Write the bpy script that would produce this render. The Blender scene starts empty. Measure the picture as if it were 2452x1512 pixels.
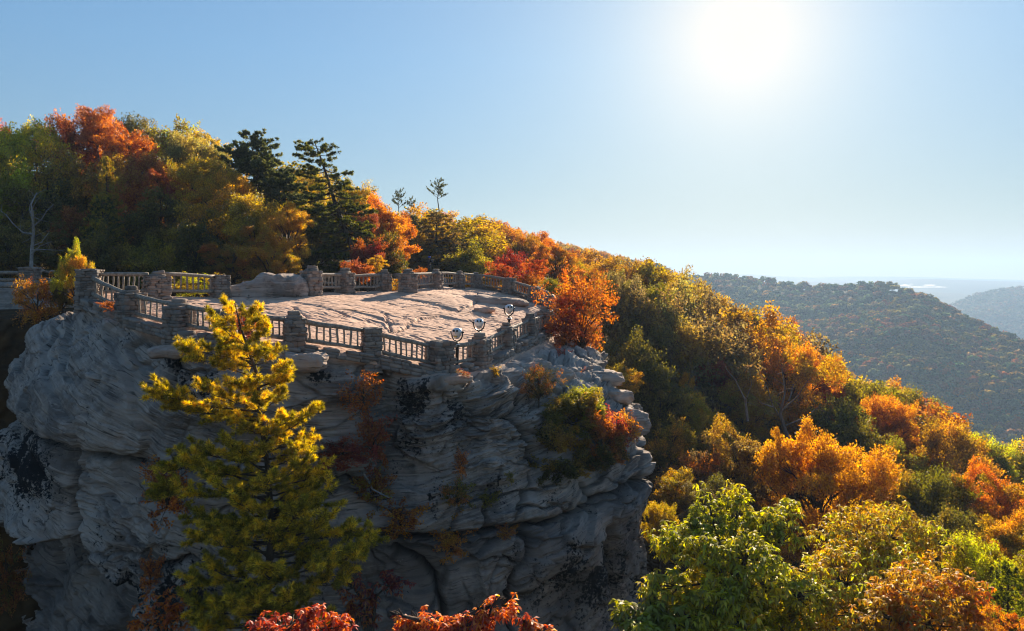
import bpy, math, random, time
import numpy as np
from mathutils import Vector, Matrix
T0 = time.time()
random.seed(7)
RNG = np.random.default_rng(7)
F = 1751.0; CX = 1226.0; HY = 668.0          # focal length, centre column and horizon row of the 2452-wide view
R = math.radians
SUN_E=5.0; SKY_S=.064; EXPO=1.72; SKY_AIR=1.0; SKY_DUST=.3; SKY_OZ=2.5; SKY_K=.25; AUR=(0.0,1.6); SKY_T=(.80,1.03,1.08); SKY_H=(.84,.68,.58); GLARE=(5.6,5.0,4.3); HAZE_D=2.3e-4
scene = bpy.context.scene
COL = scene.collection
SUN_AZ = R(17.5); SUN_EL = R(17.6)
SUN = np.array([math.sin(SUN_AZ)*math.cos(SUN_EL), math.cos(SUN_AZ)*math.cos(SUN_EL), math.sin(SUN_EL)])

def P(x, y, d):
    return np.array([(x-CX)/F*d, d, (HY-y)/F*d])
def proj(p):
    p = np.asarray(p, float)
    d = np.maximum(p[..., 1], .01)
    return CX + F*p[..., 0]/d, HY - F*p[..., 2]/d

# ------------------------------------------------------------------ noise
_pr = np.random.default_rng(3)
_perm = _pr.permutation(256); _perm = np.concatenate([_perm, _perm, _perm])
_g = _pr.normal(size=(256, 3)); _g /= np.linalg.norm(_g, axis=1)[:, None]
def noise(p):
    p = np.asarray(p, float); i = np.floor(p).astype(int); f = p-i; i &= 255
    u = f*f*f*(f*(f*6-15)+10)
    out = 0
    for dx in (0, 1):
        a = _perm[i[:, 0]+dx]
        for dy in (0, 1):
            b = _perm[a+i[:, 1]+dy]
            for dz in (0, 1):
                c = _perm[b+i[:, 2]+dz]
                g = _g[c]
                v = g[:, 0]*(f[:, 0]-dx)+g[:, 1]*(f[:, 1]-dy)+g[:, 2]*(f[:, 2]-dz)
                out = out + v*(u[:, 0] if dx else 1-u[:, 0])*(u[:, 1] if dy else 1-u[:, 1])*(u[:, 2] if dz else 1-u[:, 2])
    return out*1.6
def fbm(p, octv=4, gain=.5, lac=2.03):
    s = 0; a = 1; q = np.asarray(p, float)
    for k in range(octv):
        s = s+a*noise(q+k*17.3); q = q*lac; a *= gain
    return s
def sstep(a, b, x):
    t = np.clip((x-a)/(b-a), 0, 1); return t*t*(3-2*t)

# ------------------------------------------------------------------ materials
def M(name):
    m = bpy.data.materials.new(name); m.use_nodes = True
    nt = m.node_tree; nt.nodes.clear()
    return m, nt, nt.nodes.new('ShaderNodeOutputMaterial')
def N(nt, t, **kw):
    n = nt.nodes.new(t)
    for k, v in kw.items():
        if k in n.inputs: n.inputs[k].default_value = v
        else: setattr(n, k, v)
    return n
def ramp(nt, fac, stops, interp='LINEAR'):
    r = nt.nodes.new('ShaderNodeValToRGB'); r.color_ramp.interpolation = interp
    while len(r.color_ramp.elements) < len(stops): r.color_ramp.elements.new(.5)
    for e, (p, c) in zip(r.color_ramp.elements, stops):
        e.position = p; e.color = (*c, 1) if len(c) == 3 else c
    if fac is not None: nt.links.new(fac, r.inputs[0])
    return r.outputs[0]
def mix(nt, fac, a, b, mode='MIX'):
    m = nt.nodes.new('ShaderNodeMix'); m.data_type = 'RGBA'; m.blend_type = mode
    for sock, v in ((0, fac), (6, a), (7, b)):
        if hasattr(v, 'is_linked'): nt.links.new(v, m.inputs[sock])
        elif sock == 0: m.inputs[0].default_value = v
        else: m.inputs[sock].default_value = (*v, 1)
    return m.outputs[2]
def mth(nt, op, a, b=0.0, clamp=False):
    m = nt.nodes.new('ShaderNodeMath'); m.operation = op; m.use_clamp = clamp
    for k, v in ((0, a), (1, b)):
        if hasattr(v, 'is_linked'): nt.links.new(v, m.inputs[k])
        else: m.inputs[k].default_value = v
    return m.outputs[0]
def ntex(nt, vec, scale, detail=4, rough=.55, vscale=None):
    if vscale is not None:
        mp = N(nt, 'ShaderNodeMapping'); mp.inputs['Scale'].default_value = vscale
        nt.links.new(vec, mp.inputs[0]); vec = mp.outputs[0]
    n = N(nt, 'ShaderNodeTexNoise', Scale=scale, Detail=detail, Roughness=rough)
    nt.links.new(vec, n.inputs['Vector']); return n.outputs['Fac']
def attr(nt, name, kind='GEOMETRY'):
    a = nt.nodes.new('ShaderNodeAttribute'); a.attribute_type = kind; a.attribute_name = name; return a
def bsdf(nt, out, col, rough=.8, bump=None, bstr=.5, bdist=.05, metal=0, spec=.3):
    b = nt.nodes.new('ShaderNodeBsdfPrincipled')
    if hasattr(col, 'is_linked'): nt.links.new(col, b.inputs['Base Color'])
    else: b.inputs['Base Color'].default_value = (*col, 1)
    b.inputs['Roughness'].default_value = rough; b.inputs['Metallic'].default_value = metal
    b.inputs['Specular IOR Level'].default_value = spec
    if bump is not None:
        n = N(nt, 'ShaderNodeBump', Strength=bstr, Distance=bdist); nt.links.new(bump, n.inputs['Height']); nt.links.new(n.outputs[0], b.inputs['Normal'])
    nt.links.new(b.outputs[0], out.inputs[0]); return b

def mat_plain(name, col, rough=.6, metal=0, var=.0, scale=20, spec=.4):
    m, nt, out = M(name)
    c = col
    if var:
        tc = N(nt, 'ShaderNodeTexCoord')
        f = ntex(nt, tc.outputs['Object'], scale, 4)
        c = ramp(nt, f, [(.3, tuple(v*(1-var) for v in col)), (.7, tuple(min(1, v*(1+var)) for v in col))])
    bsdf(nt, out, c, rough, metal=metal, spec=spec); return m

def mat_leaf(name, trans=.6, gloss=.045, rough=.5, hue=.04):
    m, nt, out = M(name)
    oi = nt.nodes.new('ShaderNodeObjectInfo')
    c2 = attr(nt, 'col2', 'OBJECT'); v = attr(nt, 'var'); v2 = attr(nt, 'var2')
    f = mth(nt, 'ADD', mth(nt, 'MULTIPLY', mth(nt, 'SUBTRACT', v.outputs['Fac'], .4), 2.2), mth(nt, 'MULTIPLY', mth(nt, 'SUBTRACT', v2.outputs['Fac'], .3), .7), True)
    c = mix(nt, f, oi.outputs['Color'], c2.outputs['Color'])
    h = nt.nodes.new('ShaderNodeHueSaturation'); nt.links.new(c, h.inputs['Color'])
    nt.links.new(mth(nt, 'ADD', .5-hue/2, mth(nt, 'MULTIPLY', v2.outputs['Fac'], hue)), h.inputs['Hue'])
    nt.links.new(mth(nt, 'ADD', mth(nt, 'MULTIPLY', v.outputs['Fac'], .55), mth(nt, 'ADD', .3, mth(nt, 'MULTIPLY', v2.outputs['Fac'], .9))), h.inputs['Value'])
    d = nt.nodes.new('ShaderNodeBsdfDiffuse'); t = nt.nodes.new('ShaderNodeBsdfTranslucent')
    g = N(nt, 'ShaderNodeBsdfGlossy', Roughness=rough); g.inputs['Color'].default_value = (.9, .9, .9, 1)
    nt.links.new(h.outputs[0], d.inputs[0])
    h2 = N(nt, 'ShaderNodeHueSaturation', Saturation=1.12, Value=1.35); nt.links.new(h.outputs[0], h2.inputs['Color']); nt.links.new(h2.outputs[0], t.inputs[0])
    s1 = N(nt, 'ShaderNodeMixShader', Fac=trans); nt.links.new(d.outputs[0], s1.inputs[1]); nt.links.new(t.outputs[0], s1.inputs[2])
    s2 = N(nt, 'ShaderNodeMixShader', Fac=gloss); nt.links.new(s1.outputs[0], s2.inputs[1]); nt.links.new(g.outputs[0], s2.inputs[2])
    nt.links.new(s2.outputs[0], out.inputs[0]); return m
LEAF = mat_leaf('leaf'); NEEDLE = mat_leaf('pine_needles', .45, .03, .5, .03)
FARLEAF = mat_leaf('far_leaf', .4, .03, .6)

def mat_bark(name, a, b):
    m, nt, out = M(name); tc = N(nt, 'ShaderNodeTexCoord')
    f = ntex(nt, tc.outputs['Object'], 6, 5, .65, (1, 1, .25))
    bsdf(nt, out, ramp(nt, f, [(.3, a), (.7, b)]), .9, f, .6, .05, spec=.15); return m
BARK = mat_bark('bark', (.03, .022, .017), (.11, .085, .065))
PALEBARK = mat_bark('pale_bark', (.22, .21, .2), (.5, .49, .46))
TWIG = mat_bark('twig', (.1, .075, .06), (.24, .19, .16))

def mat_rock():
    m, nt, out = M('sandstone')
    geo = N(nt, 'ShaderNodeNewGeometry'); pos = geo.outputs['Position']
    s = attr(nt, 'bed'); st = attr(nt, 'stain'); top = attr(nt, 'top')
    # bedding coordinate replaces z: thin warped layers
    sep = N(nt, 'ShaderNodeSeparateXYZ'); nt.links.new(pos, sep.inputs[0])
    cmb = N(nt, 'ShaderNodeCombineXYZ'); nt.links.new(sep.outputs[0], cmb.inputs[0]); nt.links.new(sep.outputs[1], cmb.inputs[1]); nt.links.new(s.outputs['Fac'], cmb.inputs[2])
    b1 = ntex(nt, cmb.outputs[0], 1.0, 6, .6, (.35, .35, 5.0))
    b2 = ntex(nt, cmb.outputs[0], 1.0, 4, .6, (1.2, 1.2, 16.0))
    n1 = ntex(nt, pos, .5, 6, .6); n2 = ntex(nt, pos, 7, 6, .7); n3 = ntex(nt, pos, 1.7, 5, .65)
    face = ramp(nt, b1, [(.2, (.15, .125, .11)), (.42, (.27, .23, .2)), (.6, (.38, .325, .285)), (.78, (.3, .21, .16))])
    face = mix(nt, mth(nt, 'MULTIPLY', ramp(nt, n1, [(.42, (0, 0, 0)), (.65, (1, 1, 1))]), .5), face, (.36, .335, .30))
    vz = ramp(nt, ntex(nt, pos, .33, 7, .72), [(.5, (0, 0, 0)), (.6, (.75, .75, .75))]); face = mix(nt, vz, face, (.11, .097, .09))
    face = mix(nt, ramp(nt, b2, [(.36, (.8, .8, .8)), (.42, (0, 0, 0))]), face, (.06, .054, .05))
    b3 = ntex(nt, cmb.outputs[0], 1.0, 5, .62, (.55, .55, 9.0)); face = mix(nt, ramp(nt, b3, [(.55, (0, 0, 0)), (.6, (.55, .55, .55))]), face, (.42, .36, .31))
    tcol = ramp(nt, n3, [(.25, (.30, .195, .145)), (.5, (.58, .38, .28)), (.75, (.69, .49, .375))])
    tcol = mix(nt, ramp(nt, n2, [(.6, (0, 0, 0)), (.75, (.45, .45, .45))]), tcol, (.17, .13, .11))
    tcol = mix(nt, ramp(nt, n1, [(.5, (0, 0, 0)), (.7, (.5, .5, .5))]), tcol, (.46, .29, .21))
    vn = attr(nt, 'shade_mottle'); face = mix(nt, mth(nt, 'MULTIPLY', vn.outputs['Fac'], .8), face, (.085, .078, .078))
    cd = attr(nt, 'crackd'); face = mix(nt, mth(nt, 'MULTIPLY', cd.outputs['Fac'], .75), face, (.035, .03, .028))
    c = mix(nt, top.outputs['Fac'], face, tcol)
    sp = mth(nt, 'ADD', mth(nt, 'SUBTRACT', st.outputs['Fac'], .0), mth(nt, 'MULTIPLY', mth(nt, 'SUBTRACT', n2, .5), 2.0))
    c = mix(nt, ramp(nt, sp, [(.42, (0, 0, 0)), (.56, (1, 1, 1))]), c, (.016, .017, .019))
    n4 = ntex(nt, pos, 11, 3, .7)
    c = mix(nt, ramp(nt, n4, [(.66, (0, 0, 0)), (.72, (.5, .5, .5))]), c, (.36, .38, .34))
    bh = mth(nt, 'ADD', mth(nt, 'MULTIPLY', b2, .7), mth(nt, 'ADD', mth(nt, 'MULTIPLY', n2, .5), mth(nt, 'MULTIPLY', b1, 1.0)))
    bsdf(nt, out, c, .93, bh, .8, .05, spec=.1); return m
ROCK = mat_rock()
def mat_stone():
    m, nt, out = M('field_stone')
    geo = N(nt, 'ShaderNodeNewGeometry'); pos = geo.outputs['Position']
    v = attr(nt, 'var'); n = ntex(nt, pos, 9, 5, .65); n1 = ntex(nt, pos, 3, 3)
    c = ramp(nt, v.outputs['Fac'], [(.0, (.14, .115, .095)), (.3, (.28, .215, .17)), (.6, (.40, .32, .26)), (.8, (.22, .21, .2)), (1, (.33, .19, .12))])
    c = mix(nt, mth(nt, 'MULTIPLY', n, .8), c, (.16, .15, .14))
    c = mix(nt, ramp(nt, n1, [(.55, (0, 0, 0)), (.68, (.6, .6, .6))]), c, (.07, .07, .07))
    bsdf(nt, out, c, .92, n, .6, .03, spec=.1); return m
STONE = mat_stone()
MORTAR = mat_plain('mortar', (.09, .08, .075), .95, var=.3)
def mat_wood():
    m, nt, out = M('weathered_wood')
    tc = N(nt, 'ShaderNodeTexCoord'); v = attr(nt, 'var')
    n = ntex(nt, tc.outputs['Object'], 10, 5, .65); geo = N(nt, 'ShaderNodeNewGeometry'); n2 = ntex(nt, geo.outputs['Position'], 2.5, 3)
    c = ramp(nt, n, [(.3, (.13, .10, .08)), (.55, (.3, .255, .21)), (.75, (.45, .4, .35))])
    c = mix(nt, mth(nt, 'MULTIPLY', n2, .25), c, (.17, .17, .14))
    bsdf(nt, out, c, .8, n, .5, .02, spec=.2); return m
WOOD = mat_wood()
CHROME = mat_plain('polished_silver', (.75, .77, .8), .35, .35)
BLACKM = mat_plain('black_metal', (.02, .02, .022), .35, .3)
GLASSM = mat_plain('dark_lens', (.01, .01, .012), .1)
BRASS = mat_plain('yellow_metal', (.6, .42, .08), .35, .6)

# ------------------------------------------------------------------ mesh building
def mesh(name, verts, quads, mat, attrs=None, smooth=False, tris=None):
    me = bpy.data.meshes.new(name)
    verts = np.asarray(verts, np.float32).reshape(-1, 3); quads = np.asarray(quads, np.int32).reshape(-1, 4)
    tris = np.zeros((0, 3), np.int32) if tris is None else np.asarray(tris, np.int32).reshape(-1, 3)
    me.vertices.add(len(verts)); me.vertices.foreach_set('co', verts.ravel())
    nl = quads.size+tris.size; nf = len(quads)+len(tris)
    me.loops.add(nl); me.loops.foreach_set('vertex_index', np.concatenate([quads.ravel(), tris.ravel()]))
    me.polygons.add(nf)
    ls = np.concatenate([np.arange(len(quads))*4, quads.size+np.arange(len(tris))*3]).astype(np.int32)
    me.polygons.foreach_set('loop_start', ls)
    if smooth: me.polygons.foreach_set('use_smooth', np.ones(nf, bool))
    me.update(calc_edges=True)
    for k, v in (attrs or {}).items():
        a = me.attributes.new(k, 'FLOAT', 'POINT'); a.data.foreach_set('value', np.asarray(v, np.float32))
    me.materials.append(mat)
    return me
def obj(name, me, parent=None, loc=None):
    o = bpy.data.objects.new(name, me); COL.objects.link(o)
    if parent is not None: o.parent = parent
    if loc is not None: o.location = loc
    return o
def tag(o, label=None, cat=None, group=None, kind=None):
    if label: o['label'] = label
    if cat: o['category'] = cat
    if group: o['group'] = group
    if kind: o['kind'] = kind
    return o
def thing(name, label, cat, loc=(0, 0, 0), group=None, rz=0):
    o = bpy.data.objects.new(name, None); COL.objects.link(o); o.location = loc; o.rotation_euler.z = rz
    o.empty_display_size = .3
    return tag(o, label, cat, group)

class MB:
    def __init__(s): s.v = []; s.q = []; s.t = []; s.a = []; s.n = 0
    def add(s, v, q=None, t=None, var=None):
        v = np.asarray(v, float).reshape(-1, 3)
        s.v.append(v)
        if q is not None and len(q): s.q.append(np.asarray(q, int).reshape(-1, 4)+s.n)
        if t is not None and len(t): s.t.append(np.asarray(t, int).reshape(-1, 3)+s.n)
        s.a.append(np.full(len(v), .5) if var is None else np.broadcast_to(var, (len(v),)).astype(float)); s.n += len(v)
        return s
    def tube(s, pts, rad, sides=7, var=None, cap=True):
        pts = np.asarray(pts, float); n = len(pts); rad = np.broadcast_to(rad, (n,)) if np.ndim(rad) < 2 else rad
        t = np.gradient(pts, axis=0); t /= np.linalg.norm(t, axis=1)[:, None]+1e-9
        up = np.array([0, 0, 1.]) if abs(t[0, 2]) < .9 else np.array([1., 0, 0])
        a = np.cross(t, up); a /= np.linalg.norm(a, axis=1)[:, None]+1e-9; b = np.cross(t, a)
        th = np.arange(sides)*2*math.pi/sides
        v = pts[:, None]+(a[:, None]*np.cos(th)[None, :, None]+b[:, None]*np.sin(th)[None, :, None])*rad[:, None, None]
        i = np.arange(n-1)[:, None]*sides; j = np.arange(sides)[None]; k = (j+1) % sides
        q = np.stack([i+j, i+k, i+sides+k, i+sides+j], -1).reshape(-1, 4)
        v = v.reshape(-1, 3); t3 = []
        if cap:
            v = np.concatenate([v, pts[:1], pts[-1:]]); c0, c1 = n*sides, n*sides+1
            for jj in range(sides):
                kk = (jj+1) % sides; t3.append((c0, kk, jj)); t3.append((c1, (n-1)*sides+jj, (n-1)*sides+kk))
        return s.add(v, q, t3, var)
    def box(s, c, size, rot=0, var=None):
        x, y, z = np.asarray(size)/2
        v = np.array([[i*x, j*y, k*z] for i in (-1, 1) for j in (-1, 1) for k in (-1, 1)])
        cr, sr = math.cos(rot), math.sin(rot)
        v = np.stack([v[:, 0]*cr-v[:, 1]*sr, v[:, 0]*sr+v[:, 1]*cr, v[:, 2]], 1)+np.asarray(c)
        q = [(0, 1, 3, 2), (4, 6, 7, 5), (0, 4, 5, 1), (2, 3, 7, 6), (0, 2, 6, 4), (1, 5, 7, 3)]
        return s.add(v, q, None, var)
    def build(s, name, mat, parent=None, smooth=False, loc=None):
        v = np.concatenate(s.v); q = np.concatenate(s.q) if s.q else np.zeros((0, 4)); t = np.concatenate(s.t) if s.t else None
        return obj(name, mesh(name, v, q, mat, {'var': np.concatenate(s.a)}, smooth, t), parent, loc)

# cube-sphere template for stones
def _cubesphere(n=3):
    vs = {}; vl = []; q = []
    def vid(p):
        k = tuple(np.round(p, 5))
        if k not in vs: vs[k] = len(vl); vl.append(p)
        return vs[k]
    g = np.linspace(-1, 1, n+1)
    for ax in range(3):
        for sg in (-1, 1):
            for i in range(n):
                for j in range(n):
                    c = []
                    for (a, b) in ((i, j), (i+1, j), (i+1, j+1), (i, j+1)):
                        p = np.zeros(3); p[ax] = sg; p[(ax+1) % 3] = g[a]; p[(ax+2) % 3] = g[b]; c.append(vid(p))
                    q.append(c if sg > 0 else c[::-1])
    v = np.array(vl); v = v/np.linalg.norm(v, axis=1)[:, None]
    return v, np.array(q)
CSV, CSQ = _cubesphere(3)
CSV5, CSQ5 = _cubesphere(10)
def stone(mb, c, size, rot=0, sq=.42, jit=.1, tilt=0, var=None, hi=False):
    V, Q = (CSV5, CSQ5) if hi else (CSV, CSQ)
    v = np.sign(V)*np.abs(V)**sq
    v = v/np.abs(v).max(0)
    sh = RNG.normal(size=(3, 3))*jit*.9; v = v+ (v@sh)*.35*np.array([1, 1, .5])
    v = v+RNG.normal(size=v.shape)*jit*(.25 if hi else .55)
    v = v*np.asarray(size)/2
    cr, sr = math.cos(rot), math.sin(rot)
    v[:, 2] += v[:, 0]*tilt
    v = np.stack([v[:, 0]*cr-v[:, 1]*sr, v[:, 0]*sr+v[:, 1]*cr, v[:, 2]], 1)+np.asarray(c)
    mb.add(v, Q, None, random.random() if var is None else var)

# ------------------------------------------------------------------ overlook layout  (x, base y, top y, depth, width px)
PIL = {
 'A': (214, 721, 646, 29.5, 47), 'B': (313, 771, 687, 26.8, 52), 'C': (429, 802, 718, 25, 54), 'D': (547, 818, 736, 24.4, 50),
 'E': (706, 836, 747, 25, 49), 'F': (890, 862, 786, 26.2, 40), 'G': (1053, 896, 817, 27.2, 52), 'H': (1148, 880, 799, 29.7, 45),
 'I': (1213, 844, 775, 32.6, 36), 'J': (1269, 818, 752, 36, 32), 'K': (1305, 800, 736, 39.5, 33), 'Z': (1342, 775, 722, 42.5, 26),
 'L': (1321, 743, 708, 45.5, 24), 'M': (1283, 727, 688, 48, 27), 'N': (1219, 705, 666, 50, 25), 'O': (1141, 692, 653, 51, 22),
 'P': (1100, 692, 650, 49, 20), 'Q': (1045, 692, 646, 46, 26), 'R': (977, 698, 646, 42, 33), 'S': (919, 700, 647, 42.3, 28),
 'T': (826, 703, 644, 39, 34), 'U': (745, 706, 638, 36, 38), 'W': (526, 715, 660, 33.5, 36), 'X': (376, 715, 651, 30.3, 49)}
CAPPED = 'BCDEHIKOPQSRTUXJ'
ORDER = 'ABCDEFGHIJKZLMNOPQRSTUWX'
PB = {k: P(v[0], v[1], v[3]) for k, v in PIL.items()}
FRONT = set('ABCDEFGHIJKZ')
# slab surface: thin-plate fit through the pillar feet
ctl = []
for k in ORDER:
    p = PB[k].copy(); p[2] += .14 if k in FRONT else .02
    ctl.append(p)
ctl += [np.array([-4.5, 37.0, -1.75]), np.array([-8, 31., -1.5])]
ctl = np.array(ctl)
def _tp(r): return np.where(r > 0, r*r*np.log(r+1e-9), 0)
_A = ctl[:, :2]; _K = _tp(np.linalg.norm(_A[:, None]-_A[None], axis=2))+np.eye(len(_A))*2.0
_Pm = np.c_[np.ones(len(_A)), _A]
_L = np.block([[_K, _Pm], [_Pm.T, np.zeros((3, 3))]])
_w = np.linalg.solve(_L, np.r_[ctl[:, 2], 0, 0, 0])
def slab_z(x, y):
    q = np.stack([np.ravel(x), np.ravel(y)], 1); o = np.zeros(len(q))
    for s in range(0, len(q), 60000):
        c = q[s:s+60000]; o[s:s+60000] = _tp(np.linalg.norm(c[:, None]-_A[None], axis=2))@_w[:-3]+np.c_[np.ones(len(c)), c]@_w[-3:]
    return o.reshape(np.shape(x))
def slab_hit(xD, yD, lo=22., hi=56.):
    d = np.linspace(lo, hi, 700); x = (xD-CX)/F*d; z = (HY-yD)/F*d
    s = z-slab_z(x, d); i = np.where(s <= 0)[0]
    k = i[0] if len(i) else int(np.argmin(np.abs(s)))
    return np.array([x[k], d[k], slab_z(x[k:k+1], d[k:k+1])[0]])

# ------------------------------------------------------------------ the rock outcrop (one closed-rim mesh, rings from a spine out over the rim and down)
FACE = [
 [(300,712,31.4),(235,760,33),(130,850,34),(80,950,34),(60,1100,33.5),(0,1300,33),(-80,1600,33)],
 [(196,716,30.8),(150,747,31),(62,815,31),(28,915,30.5),(24,1000,30),(-70,1200,29.5),(-190,1600,29)],
 [(222,727,28.8),(196,765,28.3),(150,850,27.8),(112,960,27.2),(100,1060,27),(70,1250,27),(0,1600,27.5)],
 [(313,780,26.2),(305,812,25.8),(285,880,25.3),(270,980,25),(265,1080,25),(260,1280,25.2),(250,1600,26)],
 [(429,810,24.5),(425,850,24.1),(420,920,23.8),(420,1000,23.6),(420,1100,23.8),(420,1300,24.4),(420,1600,25)],
 [(560,826,24.0),(560,866,23.9),(565,930,23.8),(565,1000,23.8),(565,1110,24.0),(565,1300,24.5),(565,1600,25)],
 [(706,844,24.6),(706,874,24.5),(710,930,24.3),(710,1000,24.2),(710,1120,24.4),(710,1300,24.8),(710,1600,25)],
 [(890,868,25.8),(890,900,25.8),(885,960,25.7),(880,1030,25.5),(880,1130,25.4),(880,1300,25.2),(880,1600,25)],
 [(960,889,26.4),(940,920,26.6),(928,980,26.8),(930,1050,26.7),(930,1150,26.2),(930,1300,25.6),(930,1600,25.4)],
 [(1053,905,26.6),(1064,935,25.9),(1060,1000,26.1),(1060,1080,26.2),(1060,1170,26.2),(1060,1300,25.8),(1060,1600,25.8)],
 [(1158,890,29),(1185,930,28),(1205,1000,27.4),(1210,1080,27.4),(1210,1170,27.2),(1210,1300,26.6),(1210,1600,26.6)],
 [(1225,854,32.2),(1262,892,30.6),(1290,960,29.6),(1310,1050,28.9),(1320,1160,28.3),(1330,1300,27.6),(1330,1600,27.6)],
 [(1280,826,35.6),(1332,862,34),(1392,930,32),(1425,1020,30.6),(1440,1150,29.8),(1445,1300,29.2),(1440,1600,29.2)],
 [(1314,806,39),(1400,854,36.5),(1484,940,34),(1530,1010,32.5),(1545,1150,31.6),(1540,1320,31.4),(1480,1600,31)],
 [(1350,780,43),(1400,830,41),(1450,890,39),(1500,960,38),(1520,1150,37),(1510,1320,37),(1460,1600,37)]]
grid = [np.array([P(*p) for p in st]) for st in FACE]
cen = np.array([-5., 38.])
for k in 'LMNOPQRSTUWX':
    b = PB[k]; 
    dirs = {'L': (1, .2), 'M': (.8, .6), 'N': (.6, .8), 'O': (.1, 1), 'P': (-.5, 1), 'Q': (-.8, .6), 'R': (-.9, .5), 'S': (-.5, .8), 'T': (-.7, .7), 'U': (-.6, .8), 'W': (-.4, .9), 'X': (-.3, .95)}[k]
    o = np.array([dirs[0], dirs[1]])/np.hypot(*dirs)
    rows = []
    for (off, dz) in ((.6, 0), (1., -.5), (1.6, -1.5), (2., -3), (2.3, -5), (2.6, -8), (3, -14)):
        rows.append(np.array([b[0]+o[0]*off, b[1]+o[1]*off, b[2]+dz]))
    grid.append(np.array(rows))
grid = np.array(grid)                                   # stations x 7 x 3
NU, NVF, NVT = 1200, 520, 190
# arc-length in u with extra density on the visible front
seg = np.linalg.norm(np.roll(grid[:, 3], -1, 0)-grid[:, 3], axis=1)+np.linalg.norm(np.roll(grid[:, 0], -1, 0)-grid[:, 0], axis=1)
wgt = np.ones(len(grid)); wgt[15:] = .45; wgt[0] = .5
cs = np.concatenate([[0], np.cumsum(seg*wgt)]); uu = np.linspace(0, cs[-1], NU, endpoint=False)
gg = np.concatenate([grid, grid[:1]])
def usamp(col): return np.stack([np.interp(uu, cs, col[:, i]) for i in range(3)], 1)
rowsU = np.stack([usamp(gg[:, j]) for j in range(7)], 1)   # NU x 7 x 3
def gsm(a, sig, axis, wrap):
    r = int(sig*3); k = np.exp(-.5*(np.arange(-r, r+1)/sig)**2); k /= k.sum()
    a = np.moveaxis(a, axis, 0)
    pad = np.concatenate([a[-r:], a, a[:r]]) if wrap else np.concatenate([np.repeat(a[:1], r, 0)*2-a[1:r+1][::-1], a, np.repeat(a[-1:], r, 0)*2-a[-r-1:-1][::-1]])
    o = sum(k[i]*pad[i:i+len(a)] for i in range(2*r+1))
    return np.moveaxis(o, 0, axis)
vpos = np.array([0, .08, .22, .38, .55, .75, 1.0])
vv = np.linspace(0, 1, NVF)**1.0
face = np.stack([np.stack([np.interp(vv, vpos, rowsU[u, :, c]) for c in range(3)], 1) for u in range(NU)], 0)
face = gsm(face, 7, 0, True)
# spine
SP = np.array([(-15.2, 29.7), (-11.5, 30.5), (-7, 33.5), (-4.3, 36.5), (-2.2, 40), (-.8, 43.5), (-1.2, 46.5)])
rim = face[:, 0, :2]
best = None; bd = np.full(NU, 1e9); bp = np.zeros((NU, 2))
for a, b in zip(SP[:-1], SP[1:]):
    t = np.clip(((rim-a)@(b-a))/((b-a)@(b-a)), 0, 1); q = a+t[:, None]*(b-a); d = np.linalg.norm(rim-q, axis=1)
    m_ = d < bd; bd[m_] = d[m_]; bp[m_] = q[m_]
bp = gsm(bp, 10, 0, True)
tt = np.linspace(0, 1, NVT, endpoint=False)
topxy = bp[:, None]+(rim-bp)[:, None]*tt[None, :, None]
topz = slab_z(topxy[..., 0], topxy[..., 1])
face[:, 0, 2] = np.minimum(face[:, 0, 2], slab_z(rim[:, 0], rim[:, 1])+.05)
G = np.concatenate([np.concatenate([topxy, topz[..., None]], -1), face], 1)   # NU x (NVT+NVF) x 3
G[:, NVT-40:] = gsm(G[:, NVT-40:], 3.5, 1, False)
NV = NVT+NVF
du = np.roll(G, -1, 0)-np.roll(G, 1, 0); dv = np.gradient(G, axis=1)
nrm = np.cross(du, dv); nrm /= np.linalg.norm(nrm, axis=2)[..., None]+1e-9
if nrm[:, 20, 2].mean() < 0: nrm = -nrm
nrm = gsm(gsm(nrm, 5, 0, True), 3, 1, False); nrm[:, :NVT-6] = np.array([0, 0, 1]); nrm = gsm(nrm, 2.5, 1, False)
nrm /= np.linalg.norm(nrm, axis=2)[..., None]+1e-9
# a ribbon under the spine seam, 2.5 cm lower, closes the slab
NR, NC = 420, 25
sp_t = np.linspace(0, len(SP)-1, NR); spl = np.stack([np.interp(sp_t, np.arange(len(SP)), SP[:, i]) for i in (0, 1)], 1)
spn = np.gradient(spl, axis=0); spn = np.stack([-spn[:, 1], spn[:, 0]], 1); spn /= np.linalg.norm(spn, axis=1)[:, None]
spn = gsm(spn, 12, 0, False)
rb = spl[:, None]+spn[:, None]*np.linspace(-1.1, 1.1, NC)[None, :, None]; rbz = slab_z(rb[..., 0], rb[..., 1])
EX = np.concatenate([rb, rbz[..., None]], -1).reshape(-1, 3); NE = len(EX)
p = np.concatenate([G.reshape(-1, 3), EX]); n_ = np.concatenate([nrm.reshape(-1, 3), np.tile([0, 0, 1.], (NE, 1))])
wf = np.concatenate([np.broadcast_to(sstep(NVT-4, NVT+26, np.arange(NV))[None], (NU, NV)).reshape(-1), np.zeros(NE)])      # 0 on the slab, 1 on the face
bed = p[:, 2]-.02*(p[:, 0]+4)**2*np.where(p[:, 0] < -4, 1.0, 1.3)+.35*fbm(p*np.array([.18, .18, .12]), 3)
pb = np.stack([p[:, 0], p[:, 1], bed], 1)
big = fbm(p*.22+5, 3)
def ridged(q, o=4):
    s = 0; a = 1
    for k in range(o): s = s+a*(1-np.abs(noise(q))*2); q = q*2.1+9; a *= .5
    return s
strata = fbm(pb*np.array([.25, .25, 1.9]), 4, .55)
fine = fbm(pb*np.array([.7, .7, 6.5]), 4, .6)
lump = fbm(p*.9+31, 4, .55)
ero = sstep(.1, .7, fbm(p*.3+70, 2))                     # patches with deep honeycomb erosion
px, py = proj(p)
corner = np.exp(-(((px-1150)/170)**2+((py-1010)/110)**2))
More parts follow.
